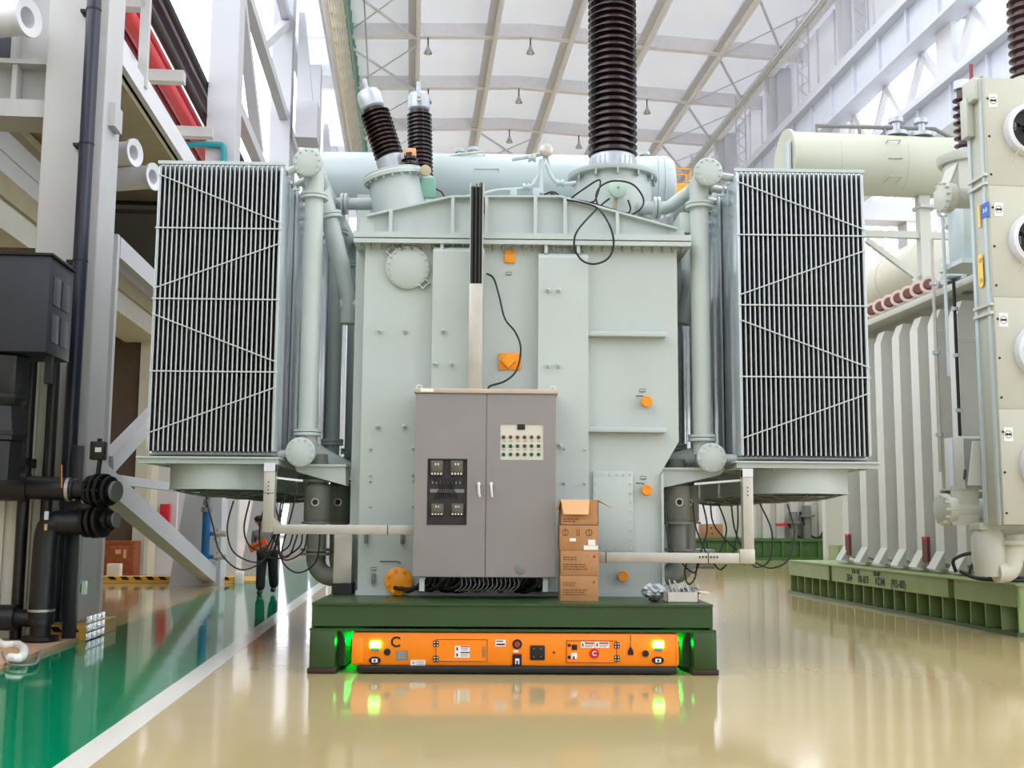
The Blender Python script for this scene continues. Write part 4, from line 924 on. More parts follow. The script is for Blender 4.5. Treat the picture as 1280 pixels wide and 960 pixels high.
for s in (-1, 1): mb.ball(pp(s*.032, -.108, 1.583), .009, 1.2, .7, .7, 6)
mb.build('eyes', DARK, P); MB().ball(pp(0, -.104, 1.512), .02, 1.2, .4, .25, 6).build('mouth', DKRED, P)
mb = MB()
for s in (-1, 1): mb.ball(pp(s*.09, -.02, 1.565), .024, .4, .7, 1.2, 6)
mb.build('ears', SKIN, P)
for s, x in ((-1, -.12), (1, .1)):
    for k in range(4):
        b = Vector(pp(x, -.2, 1.0)); limb_mesh('finger', SKIN, [[(b+Vector((-s*.01, -.005, .03-.018*k)), .011), (b+Vector((-s*.03, -.045, .028-.018*k)), .009), (b+Vector((-s*.06, -.04, .028-.018*k)), .008)]], P)
    limb_mesh('thumb', SKIN, [[(b+Vector((0, 0, .03)), .012), (b+Vector((-s*.02, -.02, .06)), .01), (b+Vector((-s*.035, -.035, .065)), .009)]], P)
t = thing('orange_case', 'orange tool case held in front of the person on the green lane', 'case', pp(-.1, -.3, .9), HA)
mb = MB().beam(pp(-.3, -.3, .98), pp(.06, -.3, 1.16), .12, .16); mb.build('case_body', mat('safety_orange', (232, 98, 34), .5), t)
MB().beam(pp(-.22, -.362, 1.02), pp(-.02, -.362, 1.12), .01, .05).build('case_label', WOOD, t)
# ================================================================== left foreground
def tp(name, pts, r, m, label, n=14, smooth=0, group=None): return tag(MB().tube(pts, r, n, smooth).build(name, m, rot=HA), label, 'pipe', group)
# tall pipe on the first column
vv = 15.88
a, b = Hv(118, 0, vv), Hv(92, 600, vv)
t = thing('insulated_pipe', 'tall dark blue insulated pipe running up the front of the grey column', 'pipe', (a[0], vv, .2), HA)
MB().tube([(a[0], vv, .25), (a[0], vv, 14)], .1, 18).build('insulation', NAVY, t)
for z in (5.2, 6.9, 8.9): MB().cyl((a[0], vv, z), (a[0], vv, z+.03), .106, n=18).box((a[0]-.2, vv+.03, z), (a[0]-.1, vv+.22, z+.04)).build('pipe_clamp', DARK, t)
# charcoal box and the duct below it
q0, q1 = Hv(0, 318, 14), Hv(57, 440, 14)
t = thing('control_box', 'large charcoal sheet metal box hanging at the left edge above the black pipes', 'box', (-5.5, 14.4, q1[2]), HA)
MB().box((-6.6, 14, q1[2]), (q1[0], 14.95, q0[2]), .01).build('box_body', BOXB, t)
mb = MB()
for z in (q1[2]+.15, q1[2]+.62): mb.box((q1[0], 14.15, z), (q1[0]+.012, 14.42, z+.36), .003).box((q1[0], 14.5, z), (q1[0]+.012, 14.8, z+.36), .003)
mb.build('side_cover', mat('charcoal_cover', (62, 66, 76), .45, var=.12), t)
MB().box((-6.6, 13.97, q0[2]), (q1[0]+.03, 14.98, q0[2]+.03)).build('box_lid', DARK, t)
MB().box((q1[0]-.1, 14.3, q1[2]-.35), (q1[0]-.02, 14.4, q1[2])).box((-6.3, 14.3, q1[2]-.35), (-6.2, 14.4, q1[2])).build('hanger', DARK, t)
u0, u1 = Hv(0, 540, 14.3)[0]-.35, Hv(29, 540, 14.3)[0]
t = thing('duct', 'fat stepped black duct below the charcoal box at the left edge', 'duct', ((u0+u1)/2, 14.3, 2.2), HA)
um = (u0+u1)/2; zz = [Hv(0, p, 14.3)[2] for p in (446, 500, 508, 540, 552, 590)]; w = (u1-u0)/2
mb = MB().lathe([(w*.85, zz[5]-.1), (w*.88, zz[4]), (w, zz[4]+.02), (w, zz[3]), (w*.8, zz[2]), (w, zz[1]), (w*1.02, zz[0])], (um, 14.4, 0), n=8); mb.build('duct_shell', PIPEB, t)
for z in (zz[3]-.04, zz[1]+.02): MB().lathe([(w*1.08, 0), (w*1.08, .05)], (um, 14.4, z), n=8).build('duct_band', DARK, t)
for px, nm, lab in ((31, 'riser_pipe', 'slim black vertical pipe nearest the left edge, in front of the pale panels'), (60, 'riser_pipe', 'slim black vertical pipe between the pale panels and the grey column')):
    q = Hv(px, 600, 15.45); tp(nm, [(q[0], 15.45, .06), (q[0], 15.45, 4.4)], .075, PIPEB, lab, 14, 0, 'slim black risers')
q = Hv(72, 760, 15.0); tag(MB().box((q[0]-.07, 15.47, .06), (q[0]+.08, 15.6, 2.6), .005).build('support_post', mat('black_post', (28, 31, 34), .45), rot=HA), 'black steel post standing at the edge of the green lane under the valves', 'post')
# pale corrugated cladding of the tank behind the pipes
for k, (pa, pb, z1) in enumerate(((-60, 17, 2.3), (17, 30, 4.1), (30, 46, 4.1))):
    ua, ub = Hv(pa, 700, 15.5)[0], Hv(pb, 700, 15.5)[0]
    mb = MB().box((ua, 15.66+.02*k, 0), (ub, 15.8, z1), .01)
    if k == 0:
        for j in range(5): mb.box((ua+.05+j*(ub-ua)/5, 15.62, 0), (ua+.05+(j+.45)*(ub-ua)/5, 15.66, z1), .01)
    struct(mb, 'wall_panel_left', CREAM)
struct(MB().box((-7.5, 15.3, 2.3), (Hv(26, 700, 15.3)[0], 15.9, 2.42)), 'trim_3', DARK)
struct(MB().box((-12, 18.5, 0), (-6.1, 18.7, 6.0)), 'wall_dark', BROWN)
struct(MB().box((-7, 12.5, 0), (-4.4, 16.4, .06)), 'plinth_left', mat('pinkish_concrete', (196, 160, 130), .6))
# valve assemblies
def flange(mb, c, d, r, th): c = Vector(c); d = Vector(d).normalized(); mb.cyl(c-d*th/2, c+d*th/2, r, n=22)
vz = 15.15
a, b = Hv(-30, 606, vz), Hv(93, 612, vz); c1 = Hv(113, 613, vz)
t = thing('upper_pipe', 'thick black insulated horizontal pipe with a valve, upper of the two at the grey column', 'pipe', (a[0]+.6, vz, a[2]-.15), HA)
MB().tube([a, b], .15, 20).build('insulation', PIPEB, t); MB().tube([Hv(-30, 608, vz), Hv(36, 608, vz)], .19, 20).build('insulation_joint', PIPEB, t)
MB().tube([b, c1], .125, 20).build('bare_pipe', BLACK, t); MB().cyl(Hv(84, 612, vz), Hv(88, 612, vz), .155, n=20).build('steel_band', TRUNK, t)
d = Vector((.94, -.34, -.03)); mb = MB()
for k in range(4): flange(mb, c1+d*(.02+.09*k), d, (.2, .225, .225, .19)[k], .05)
mb.cyl(c1-d*.05, c1+d*.36, .13)
for k in range(8): q = c1+d*.11+Vector((0, 0, 1))*.19*cos(k*pi/4)+Vector((.34, .94, 0))*.19*sin(k*pi/4); mb.cyl(q-d*.07, q+d*.14, .02, n=6)
v = mb.build('valve', BLACK, t)
MB().cyl(c1+d*.36, c1+d*.4, .135).build('valve_rim', GREYL, t)
q = c1+d*.1; MB().cyl(q+Vector((0, 0, .2)), q+Vector((.02, 0, .42)), .03).build('valve_stem', BLACK, v)
MB().box(q+Vector((-.1, -.08, .4)), q+Vector((.09, .08, .64)), .015).build('actuator', BLACK, v); MB().box(q+Vector((-.03, -.086, .5)), q+Vector((.05, -.08, .56))).build('actuator_label', PAPER, v); MB().cyl(q+Vector((.0, 0, .64)), q+Vector((.0, 0, .68)), .03, n=10).build('actuator_knob', DARK, v)
MB().tube([Hv(77, 610, 15), Hv(77, 581, 15)], .014, 8).build('gauge_tube', mat('copper', (190, 120, 70), .3, .6), t)
# lower pipe with elbow
a, b, c = Hv(52, 860, vz), Hv(57, 690, vz), Hv(62, 658, vz); e, f = Hv(78, 654, vz), Hv(108, 653, vz)
gz = .35
t = thing('lower_pipe', 'thick black pipe rising from the floor and bending right, lower valve at grey column', 'pipe', (b[0], vz, .1), HA)
MB().tube([(b[0]-.01, vz, .28), (b[0], vz, b[2]), (b[0]+.03, vz, c[2]-.03), (b[0]+.12, vz, e[2]), e, f], .16, 20, smooth=4).build('insulation', PIPEB, t)
MB().lathe([(.13, .12), (.13, .35), (.17, .36), (.17, .4)], (b[0]-.01, vz, 0), n=18).lathe([(.23, .08), (.23, .13)], (b[0]-.01, vz, 0), n=18).cyl((b[0]+.05, vz, 0), (b[0]+.05, vz, .1), .03).build('pipe_foot', BLACK, t)
MB().cyl((b[0]-.01, vz, .44), (b[0]-.01, vz, .47), .168, n=20).build('steel_band', TRUNK, t)
d = Vector((.95, -.3, .08)); mb = MB()
for k in range(4): flange(mb, f+d*(.02+.1*k), d, (.2, .215, .215, .14)[k], .05)
mb.cyl(f-d*.05, f+d*.42, .1)
v = mb.build('valve', BLACK, t)
MB().cyl(f+d*.42, f+d*.44, .1).build('valve_rim', GREYL, t)
q = e+Vector((.28, 0, .14)); MB().cyl(q, q+Vector((0, 0, .12)), .1).cyl(q+Vector((0, 0, .06)), q+Vector((0, 0, .1)), .16).build('stem_joint', BLACK, t)
q = Hv(58, 644, 14.95); MB().box(q+Vector((-.03, 0, -.06)), q+Vector((.025, .03, .05)), .008).build('pipe_tag', BLUEG, t); q = Hv(57, 659, 14.95); MB().box(q+Vector((-.015, 0, -.04)), q+Vector((.015, .03, .04))).build('pipe_tag', CARDI, t)
t = thing('branch_pipe', 'short fat black pipe entering from the left edge just above the floor', 'pipe', (-5.9, vz, .25), HA)
a, b, c = Hv(-40, 772, vz), Hv(20, 772, vz), Hv(42, 773, vz)
MB().tube([a, b], .165, 20).build('insulation', PIPEB, t); MB().tube([b, c], .11, 20).build('bare_pipe', BLACK, t)
# hose and flood lamps near the floor
pts = [Hz(x, y, .09) for x, y in ((-4, 800), (4, 806), (22, 806), (30, 812), (26, 822), (12, 822))]
tag(MB().tube(pts, .05, 10, smooth=5).build('drain_hose', PAPER, rot=HA), 'white drain hose bent on the floor by the left edge', 'hose')
tag(MB().tube([Hz(x, y, .05) for x, y in ((2, 815), (8, 829), (28, 832), (46, 828), (50, 812))], .014, 8, smooth=5).build('floor_cable', GREYL, rot=HA), 'thin grey cable curling over the floor under the black pipes', 'cable')
# small lamps fixed to column one
q = Hv(124, 735, 16.15); q[0] = -4.5
t = thing('emergency_light', 'small green lit emergency light on the lower part of the grey column', 'lamp', (q[0], 16.15, q[2]), HA)
MB().box(q+Vector((-.12, 0, -.06)), q+Vector((.0, .08, .06)), .01).build('lamp_body', DARK, t); MB().box(q+Vector((0, -.04, -.09)), q+Vector((.06, .05, .09)), .01).build('lamp_face', mat('pale_lamp', (190, 215, 190), .3, emit=((.6, .9, .6), .25)), t)
# silver reflector on the kerb corner
q = Hz(130, 782, .0)
t = thing('corner_reflector', 'crinkled silver foil reflector on the kerb corner below the grey column', 'reflector', (-4.25, 15.7, 0), HA)
FOIL = mat('silver_foil', (222, 226, 230), .12, .85, var=.25, scale=30, bump=1.)
mb = MB()
for i in range(4):
    for j in range(3): mb.box((-4.29, 15.66+.22*i, .015+.11*j), (-4.265, 15.86+.22*i, .11+.11*j), .008)
mb.build('reflector_tiles', FOIL, t)
# overhead pipes
def run(name, px, py, u, r, m, label, v0=17.2, v1=62, grp=None):
    q = Hu(px, py, u); k = (q[2]-EYE)/q[1]; z = q[2]
    return tp(name, [(u, v0, z), (u, v1, z)], r, m, label, 14, 0, grp)
for px, py, u, r, m, lab in ((200, 92, -5.75, .17, RED, 'bright red overhead pipe, the fattest of the red pipes at upper left'), (187, 45, -6.0, .11, RED, 'slimmer bright red overhead pipe above the fattest one'), (180, 88, -6.1, .14, DKRED, 'dark red overhead pipe lowest of the red pipes'),
                           (213, 65, -5.6, .11, BLACK, 'black overhead pipe next to the red pipes, lowest of the black ones'), (212, 38, -5.85, .12, NAVY, 'dark blue-black overhead pipe in the middle of the black ones'), (222, 33, -5.55, .1, BLACK, 'black overhead pipe highest of the set at upper left')):
    run('overhead_pipe', px, py, u, r, m, lab, 17.2, 62, 'overhead pipes on the left')
q = Hv(178, 108, 20); struct(MB().box((q[0]-.1, 20, q[2]), (q[0]+.06, 20.15, 23)), 'rod_hanger', STEEL)
# round white ventilation outlets
def outlet(px, py, v, r, L, label):
    q = Hv(px, py, v); t = thing('vent_outlet', label, 'vent', (q[0], v, q[2]-r), HA); d = Vector((.94, -.34, 0)).normalized()
    MB().lathe([(r*.86, -L), (r*.86, 0), (r*1.02, 0), (r*1.02, .05), (r*.55, .02), (r*.5, -.25), (.01, -.25)], q, d, 32).build('outlet_pipe', WHITE, t)
    e = q-d*(L*.5)
    if v > 17: MB().box((e[0]-.04, e[1]-.04, e[2]), (e[0]+.04, e[1]+.04, 8.96)).build('hanger_bar', STEEL, t)
outlet(33, 22, 15.6, .27, .9, 'white round vent outlet at the top left corner above the dark bracket')
outlet(166, 191, 19.5, .24, .8, 'white round vent outlet just right of the grey column, upper of two')
outlet(190, 221, 21.5, .26, .8, 'white round vent outlet behind the left radiator corner, lower of two')
q = Hv(20, 70, 16.3); struct(MB().prism([(-7.5, q[2]+.6), (q[0]+.2, q[2]+.6), (q[0]+.25, q[2]+.3), (q[0]-.1, q[2]-.2), (-7.5, q[2]-.2)], 'y', 16.55, 17.2), 'bracket_dark', BOXB)
q = [Hv(*c, 28.5) for c in ((231, 181), (272, 181), (278, 186), (278, 215))]; q[2][0] = q[3][0]
tag(MB().tube([(c[0], 28.5, c[2]) for c in q[:1]+q[1:]], .08, 12, smooth=3).build('bent_pipe', TEAL, rot=HA), 'teal bent pipe showing above the left radiator bank', 'pipe')
# blue pipe with valve branches at the second column
t = thing('blue_pipe', 'blue vertical pipe with two valve branches in front of the second column', 'pipe', (Hv(257, 680, 28)[0], 28, .3), HA)
a, b = Hv(258, 640, 28), Hv(256, 704, 28); a = (b[0], 28, a[2])
MB().tube([b, a], .1, 14).cyl(a, (a[0], 28, a[2]+.4), .05).build('pipe_body', BLUE, t)
MB().cyl((a[0], 28, a[2]), (a[0], 28, a[2]+.12), .13).cyl((a[0], 28, a[2]+.16), (a[0], 28, a[2]+.3), .09).build('top_valve', GREYL, t)
MB().tube([b, b-Vector((0, 0, .12)), b-Vector((.06, 0, .16))], .02).build('drain_tip', DARK, t)
for py in (667, 696):
    q = Hv(257, py, 28); MB().cyl(q, q+Vector((.2, 0, 0)), .05).build('branch', BLUE, t); MB().cyl(q+Vector((.2, 0, 0)), q+Vector((.5, 0, 0)), .07).cyl(q+Vector((.3, 0, -.1)), q+Vector((.3, 0, .12)), .05).cyl(q+Vector((.25, -.05, -.1)), q+Vector((.25, -.05, -.16)), .06).build('branch_valve', TRUNK, t)
# crate, white carton, red cabinet
q0, q1 = Hv(133, 673, 33.5), Hv(172, 703, 33.5)
t = thing('wooden_crate', 'reddish brown plywood crate standing by the dark doorway', 'crate', ((q0[0]+q1[0])/2, 33.7, 0), HA)
MB().box((q0[0], 33, 0), (q1[0], 33.8, .98), .01).build('crate_body', WOOD, t); MB().box((q0[0]+.4, 32.98, .62), (q0[0]+.55, 33, .74)).box((q0[0]+.62, 32.98, .5), (q0[0]+.7, 33, .74)).build('crate_label', CARDI, t)
for z in (.02, .9): MB().box((q0[0]-.01, 32.985, z), (q1[0]+.01, 33, z+.06)).build('batten', WOOD, t)
tag(MB().box((Hv(136, 710, 30.4)[0], 30.2, .05), (Hv(152, 710, 30.4)[0], 30.5, .45), .01).build('white_carton', PAPER, rot=HA), 'small white carton at the foot of the wooden crate behind the hazard kerb', 'box')
tag(MB().box((-4.4, 29.2, 0), (-4.2, 29.4, .3), .01).build('white_marker', PAPER, rot=HA), 'white marker block at the end of the hazard striped kerb', 'marker')
q0, q1 = Hv(200, 630, 33.6), Hv(210, 673, 33.6)
t = thing('fire_hose_cabinet', 'narrow red fire cabinet on the white post in the left background', 'cabinet', (q0[0], 33.6, q1[2]), HA)
MB().box((q0[0], 33.6, q1[2]), (q1[0], 33.88, q0[2]), .01).build('cabinet_shell', RED, t); MB().box((q0[0]+.03, 33.58, q1[2]+.4), (q0[0]+.07, 33.6, q1[2]+.5)).build('handle', PAPER, t)
struct(MB().box((q0[0]-.15, 33.9, 0), (q1[0]+.15, 34.1, 7)), 'trim_4', WHITE)
# netted runway walk high on the left
for u, k0, k1, m, lab in ((-3.1, 17.3, 20.6, mat('cream_netting', (222, 208, 172), .6), 'tall cream runway railing high on the left wall'), (-3.0, 20.9, 22.3, mat('green_netting', (128, 168, 152), .6), 'green netted runway railing just under the roof on the left')):
    t = thing('runway_railing', lab, 'railing', (u, 60, EYE+k0), HA)
    mb = MB(); n = 7 if k0 < 20 else 6
    for j in range(n): z = EYE+k0+(k1-k0)*j/(n-1); mb.box((u-.04, 30, z-.07), (u+.04, 98, z+.07))
    mb.build('rails', m, t); mb = MB(); v = 30
    while v < 98: mb.box((u+.02, v-.06, EYE+k0), (u+.08, v+.06, EYE+k1)); v += 1.2
    mb.build('uprights', CREAM if k0 < 20 else m, t)
    MB().box((u-.3, 30, EYE+k0), (u-.2, 98, EYE+k1)).build('backing', WHITE if k0 < 20 else GREENL, t)
q = Hv(466, 110, 40); tag(MB().tube([Hv(455, -5, 40), (q[0], 40, q[2]-2)], .03, 6).build('crane_cable', GREYL, rot=HA), 'thin steel crane cable hanging behind the tilted bushing', 'cable')
q = Hv(851, 232, 40)
t = thing('boom_lift', 'yellow lift basket glimpsed right of the conservator end', 'lift', (q[0], 40, 0), HA)
mb = MB().box(q+Vector((-.4, 0, -.55)), q+Vector((.4, .7, .1)), .02)
for dx in (-.38, .38):
    for dy in (.02, .68): mb.beam(q+Vector((dx, dy, .1)), q+Vector((dx, dy, .65)), .05)
mb.beam(q+Vector((-.4, 0, .65)), q+Vector((.4, 0, .65)), .05).beam(q+Vector((-.4, .7, .65)), q+Vector((.4, .7, .65)), .05)
mb.build('basket', YELLOW, t); MB().box((q[0]+.1, 40.2, .6), (q[0]+.35, 40.45, q[2]-.5)).build('mast', SHADEP, t); MB().box((q[0]-.6, 39.6, 0), (q[0]+1, 41.4, .65), .05).build('lift_base', SHADEP, t)
# ================================================================== second transformer at the right edge
RIBP = mat('light_warm_grey_paint', (206, 206, 200), .4, var=.03)
UB, VB0, VB1 = 8.9, 16.0, 26.0
B2 = thing('transport_pallet', 'pale sage green steel transport pallet with a row of upright ribs at the right edge', 'pallet', (11, 21, 0), HA)
MB().box((UB+.25, VB0+.25, .05), (14, VB1-.25, .74)).box((UB-.03, VB0-.03, .735), (14, VB1+.03, .76)).build('core_frame', GREENL, B2)
mb = MB()
for v0, v1 in ((VB0, 17.9), (18.15, 23.3), (23.5, VB1)): mb.box((UB, v0, .42), (UB+.05, v1, .74))
for v in (17.9, 18.15, 23.3, 23.5): mb.box((UB, v-.02, .42), (UB+.3, v+.02, .74))
mb.box((UB, VB0, .42), (14, VB0+.05, .74)).build('side_plate', GREENL, B2)
r0 = MB().box((UB+.02, VB0+.0, .06), (UB+.26, VB0+.03, .42)).build('upright_rib', GREENL, B2)
for k in range(1, 22): dup(r0, B2, (-sin(0)*0, .475*k, 0))
MB().box((UB-.03, VB0-.03, 0), (14, VB1+.03, .06)).build('bottom_flange', GREEN, B2)
v = 21.3
def utext(body, size, v, z, par, name):
    o = text(body, size, (UB-.004, v, z), DARK, par, name, (pi/2, 0, -pi/2)); return o
for bd, sz, vv, zz in (('304', .2, 22.35, .53), ('88-8/3', .2, 21.65, .53), ('KDM', .2, 20.85, .53), ('(PI3-80)', .2, 20.05, .53), ('8 0-10L', .13, 22.0, .67), ('00-00', .13, 21.0, .67)): utext(bd, sz, vv, zz, B2, 'painted_lettering')
UT, VT0, VT1, ZT = 9.75, 16.9, 24.3, 5.75
T2 = thing('power_transformer', 'warm grey power transformer with ribbed tank and fan cooler stack at right edge', 'transformer', (11.5, 20.5, .77), HA)
tank2 = MB().box((UT, VT0, .77), (13.5, VT1, ZT), .01).box((UT-.3, VT0+.4, .77), (13.6, VT1+.1, .83)).build('tank', BEIGEP, T2)
rb = None
for k, v in enumerate((23.55, 22.55, 21.6, 20.75, 19.95, 19.2, 18.4)):
    if rb is None:
        rb = MB().prism([(UT, .83), (UT-.36, .95), (UT-.36, ZT-.5), (UT-.26, ZT-.25), (UT, ZT-.25)], 'y', v, v+.32).build('tank_rib', RIBP, tank2)
    else: dup(rb, tank2, (0, v-23.55, 0))
    MB().prism([(UT-.36, .84), (UT-.55, .84), (UT-.36, 1.15)], 'y', v+.0, v+.32).build('rib_foot', BEIGEP, tank2)
MB().box((UT-.4, VT0, ZT-.06), (13.7, VT1+.1, ZT+.06), .005).build('tank_cover', BEIGEP, T2)
for v in (23.42, 19.75): MB().box((UT-.42, v, .95), (UT-.36, v+.2, 1.35)).build('jacking_pad', mat('maroon_patch', (112, 60, 56), .6) if v > 20 else bpy.data.materials['maroon_patch'], tank2); MB().box((UT-.425, v, 1.35), (UT-.36, v+.2, 1.4)).build('red_mark', RED, T2)
for v in (22.95, 22.0): MB().box((UT-.03, v+.1, 1.7), (UT, v+.4, 1.95), .005).build('nameplate', BEIGEP, tank2)
# row of ceramic terminals along the cover
PINKC = mat('pinkish_ceramic', (216, 198, 188), .35); MAR = mat('maroon_cap', (112, 62, 58), .4)
v = 23.9; first = None
while v > 19.2:
    if first is None:
        first = MB().lathe([(.08, -.15), (.16, -.15), (.17, -.09), (.09, -.06), (.09, .04), (.16, .06), (.16, .13), (.08, .14)], (UT-.25, 23.9, ZT+.26), (.5, .85, 0), 20).build('ceramic_terminal', PINKC, T2)
        MB().cyl((UT-.25, 23.9, ZT+.06), (UT-.25, 23.9, ZT+.2), .06, n=10).build('terminal_post', BEIGEP, first); MB().lathe([(.11, 0), (.08, .06)], (UT-.325, 23.775, ZT+.26), (-.5, -.85, 0), 16).build('terminal_cap', MAR, first)
    else: dup(first, T2, (0, v-23.9, 0))
    v -= .43
# switch lever, vertical rods, control box
q = Hv(1167, 420, 20.0); MB().box(q+Vector((-.05, .0, -.55)), q+Vector((.1, .1, .1)), .01).build('tap_changer_box', MAR, T2)
q = Hv(1172, 410, 19.9); MB().box(q+Vector((.0, 0, -.35)), q+Vector((.2, .08, .0)), .01).build('lever_box', BEIGEP, T2); MB().cyl(q+Vector((.05, 0, .2)), q+Vector((.05, -.05, .2)), .06).build('lever_knob', CAST, T2)
for px, v, r, m, pa, pb in ((1176, 18.9, .035, TRUNK, 300, 590), (1200, 18.2, .03, DARK, 350, 545), (1181, 19.6, .03, BEIGEP, 395, 600)):
    a, b = Hv(px, pa, v), Hv(px, pb, v); o = MB().tube([(b[0], v, a[2]), (b[0], v, b[2])], r, 8).build('operating_rod', m, T2)
    for f in (.15, .5, .8): MB().cyl((b[0], v, b[2]+(a[2]-b[2])*f), (b[0], v, b[2]+(a[2]-b[2])*f+.06), r*2, n=10).build('rod_joint', CAST, o)
    MB().box((b[0], v-.02, b[2]+(a[2]-b[2])*.6), (UT, v+.02, b[2]+(a[2]-b[2])*.6+.04)).build('rod_bracket', BEIGEP, o)
vb = 17.6; q0, q1 = Hv(1202, 545, vb), Hv(1232, 615, vb)
c = MB().box((q0[0], vb, q1[2]), (UT, vb+.62, q0[2]), .012).build('drive_cabinet', BEIGEP, T2)
MB().box((q0[0]+.03, vb-.012, q1[2]+.04), (UT-.35, vb, q0[2]-.04), .004).build('drive_door', mat('slate_grey_door', (118, 122, 116), .45), c)
MB().beam((q0[0]+.005, vb-.02, q1[2]+.2), (q0[0]+.03, vb-.02, q1[2]+.36), .03, .03).build('door_handle', BLACK, c); MB().box((q0[0]-.012, vb+.3, q1[2]+.1), (q0[0], vb+.45, q0[2]-.03)).build('sight_strip', BLUEG, c)
# fan cooler stack
vc = 15.2; ul = Hv(1250, 560, vc)[0]; uw = 1.36; zz = [Hv(1245, p, vc)[2] for p in (97, 232, 371, 511, 656)]
K = MB().box((ul, vc, zz[4]), (ul+uw, vc+.52, zz[0]), .01).build('cooler_casing', COOLP, T2)
MB().box((ul-.025, vc+.05, zz[4]), (ul, vc+.12, zz[0])).box((ul-.025, vc+.42, zz[4]), (ul, vc+.5, zz[0])).build('casing_edge', PAINT2, K)
for k in range(4):
    z0, z1 = zz[k+1], zz[k]; zc2 = (z0+z1)/2+.02; cc = Vector((ul+.68, vc, zc2))
    MB().box((ul+.01, vc-.006, z0+.006), (ul+uw-.01, vc, z1-.006), .002).build('front_panel', COOLP, K)
    fr = MB().lathe([(.41, 0), (.405, .06), (.385, .11), (.33, .13), (.32, .1), (.32, -.02)], cc, (0, -1, 0), 48, caps=False).build('fan_ring', WHITE if k else WHITE, K)
    MB().cyl(cc+Vector((0, -.012, 0)), cc+Vector((0, -.02, 0)), .32, n=40).build('fan_opening', DARK, fr)
    mb = MB()
    for r in (.08, .14, .2, .26, .31): mb.tube([cc+Vector((r*cos(2*pi*i/28), -.11, r*sin(2*pi*i/28))) for i in range(28)], .005, 5, closed=True)
    for i in range(6): a = pi*i/3; mb.tube([cc+Vector((.05*cos(a), -.11, .05*sin(a))), cc+Vector((.33*cos(a), -.11, .33*sin(a)))], .006, 5)
    mb.build('fan_grille', DARK, fr)
    mb = MB().cyl(cc+Vector((0, -.03, 0)), cc+Vector((0, -.09, 0)), .08)
    for i in range(5):
        a = 2*pi*i/5; d = Vector((cos(a), 0, sin(a))); t_ = Vector((-sin(a), 0, cos(a))); q = [cc+d*.07-t_*.03+Vector((0, -.05, 0)), cc+d*.3-t_*.07+Vector((0, -.04, 0)), cc+d*.3+t_*.07+Vector((0, -.07, 0)), cc+d*.07+t_*.03+Vector((0, -.07, 0))]
        Aq = [mb.b.verts.new(p) for p in q]; Bq = [mb.b.verts.new(p+Vector((0, -.006, 0))) for p in q]; mb.skin([Aq, Bq])
    mb.build('fan_blades', DARK, fr)
    q = Hv((1241, 1248, 1254, 1260)[k], (126, 262, 400, 543)[k], vc)
    s_ = MB().box(q+Vector((-.065, -.012, -.1)), q+Vector((.065, -.005, .1))).build('warning_sticker', PAPER, K)
    mb = MB().tube([q+Vector((.052*cos(i*pi/10), -.013, .052*sin(i*pi/10))) for i in range(20)], .004, 4, closed=True)
    for dx in (-.022, .022): mb.cyl(q+Vector((dx, -.012, 0)), q+Vector((dx, -.015, 0)), .02, n=10)
    mb.box(q+Vector((-.03, -.015, -.01)), q+Vector((.03, -.012, .01))); mb.build('sticker_symbol', DARK, s_)
    mb = MB()
    for f in (.1, .45, .8): mb.cyl((ul+.05, vc-.015, z0+(z1-z0)*f), (ul+.05, vc-.006, z0+(z1-z0)*f), .018, n=8).cyl((ul+uw-.05, vc-.015, z0+(z1-z0)*f), (ul+uw-.05, vc-.006, z0+(z1-z0)*f), .018, n=8)
    mb.build('panel_screw', DARK, K); MB().box((ul+.01, vc-.012, z1-.075), (ul+.04, vc, z1-.03)).build('screw_head', DARK, K) if 0 else None
    q = Hv((1264, 1270, 1275, 1281)[k], (160, 302, 442, 580)[k], vc); MB().box(q+Vector((-.03, -.085, -.06)), q+Vector((.03, -.075, .06))).build('ring_label', GREYL, fr)
    MB().tube([cc+Vector((-.2, -.12, -.3)), cc+Vector((-.3, -.15, -.38)), cc+Vector((-.36, -.15, -.52))], .008, 5, smooth=3).build('fan_lead', OLIVE, fr)
for z in (zz[1]+.12, zz[2]-.15): MB().box((ul-.05, vc, z-.1), (ul, vc+.5, z-.06)).box((ul-.05, vc, z+.03), (ul, vc+.5, z+.07)).build('stiffening_strap', BEIGEP, K)
q = Hu(1231, 264, ul-.026); s_ = MB().box((ul-.03, q[1]-.12, q[2]-.1), (ul-.025, q[1]+.1, q[2]+.12)).build('blue_sticker', mat('sticker_blue', (24, 92, 176), .4), K)
for dv, w, h in ((-.06, .02, .06), (-.02, .015, .05), (.025, .02, .06)): MB().box((ul-.032, q[1]+dv-w/2, q[2]-.02), (ul-.03, q[1]+dv+w/2, q[2]-.02+h)).build('sticker_symbol', PAPER, s_)
YST = mat('sticker_yellow', (244, 200, 92), .5)
MB().box((ul-.03, q[1]+.14, q[2]-.2), (ul-.025, q[1]+.2, q[2]+.14)).build('yellow_sticker', YST, K)
q = Hu(1226, 340, ul-.026); MB().cyl((ul-.025, q[1], q[2]+.2), (ul-.03, q[1], q[2]+.2), .07).cyl((ul-.025, q[1], q[2]-.16), (ul-.03, q[1], q[2]-.16), .07).box((ul-.03, q[1]-.07, q[2]-.16), (ul-.025, q[1]+.07, q[2]+.2)).build('yellow_sticker', YST, K)
MB().box((ul-.1, vc+.1, zz[0]-.3), (ul+.1, vc+.45, zz[0]+.04), .01).box((ul-.12, vc+.3, zz[0]-.8), (ul, vc+.5, zz[0]-.2), .01).build('top_bracket', BEIGEP, K)
MB().beam((ul-.02, vc+.3, zz[0]+.04), (ul-.02, vc+.3, zz[0]+.32), .04).beam((ul-.02, vc+.3, zz[0]+.06), (ul+.15, vc+.3, zz[0]+.1), .06).build('top_hook', DKRED, K)
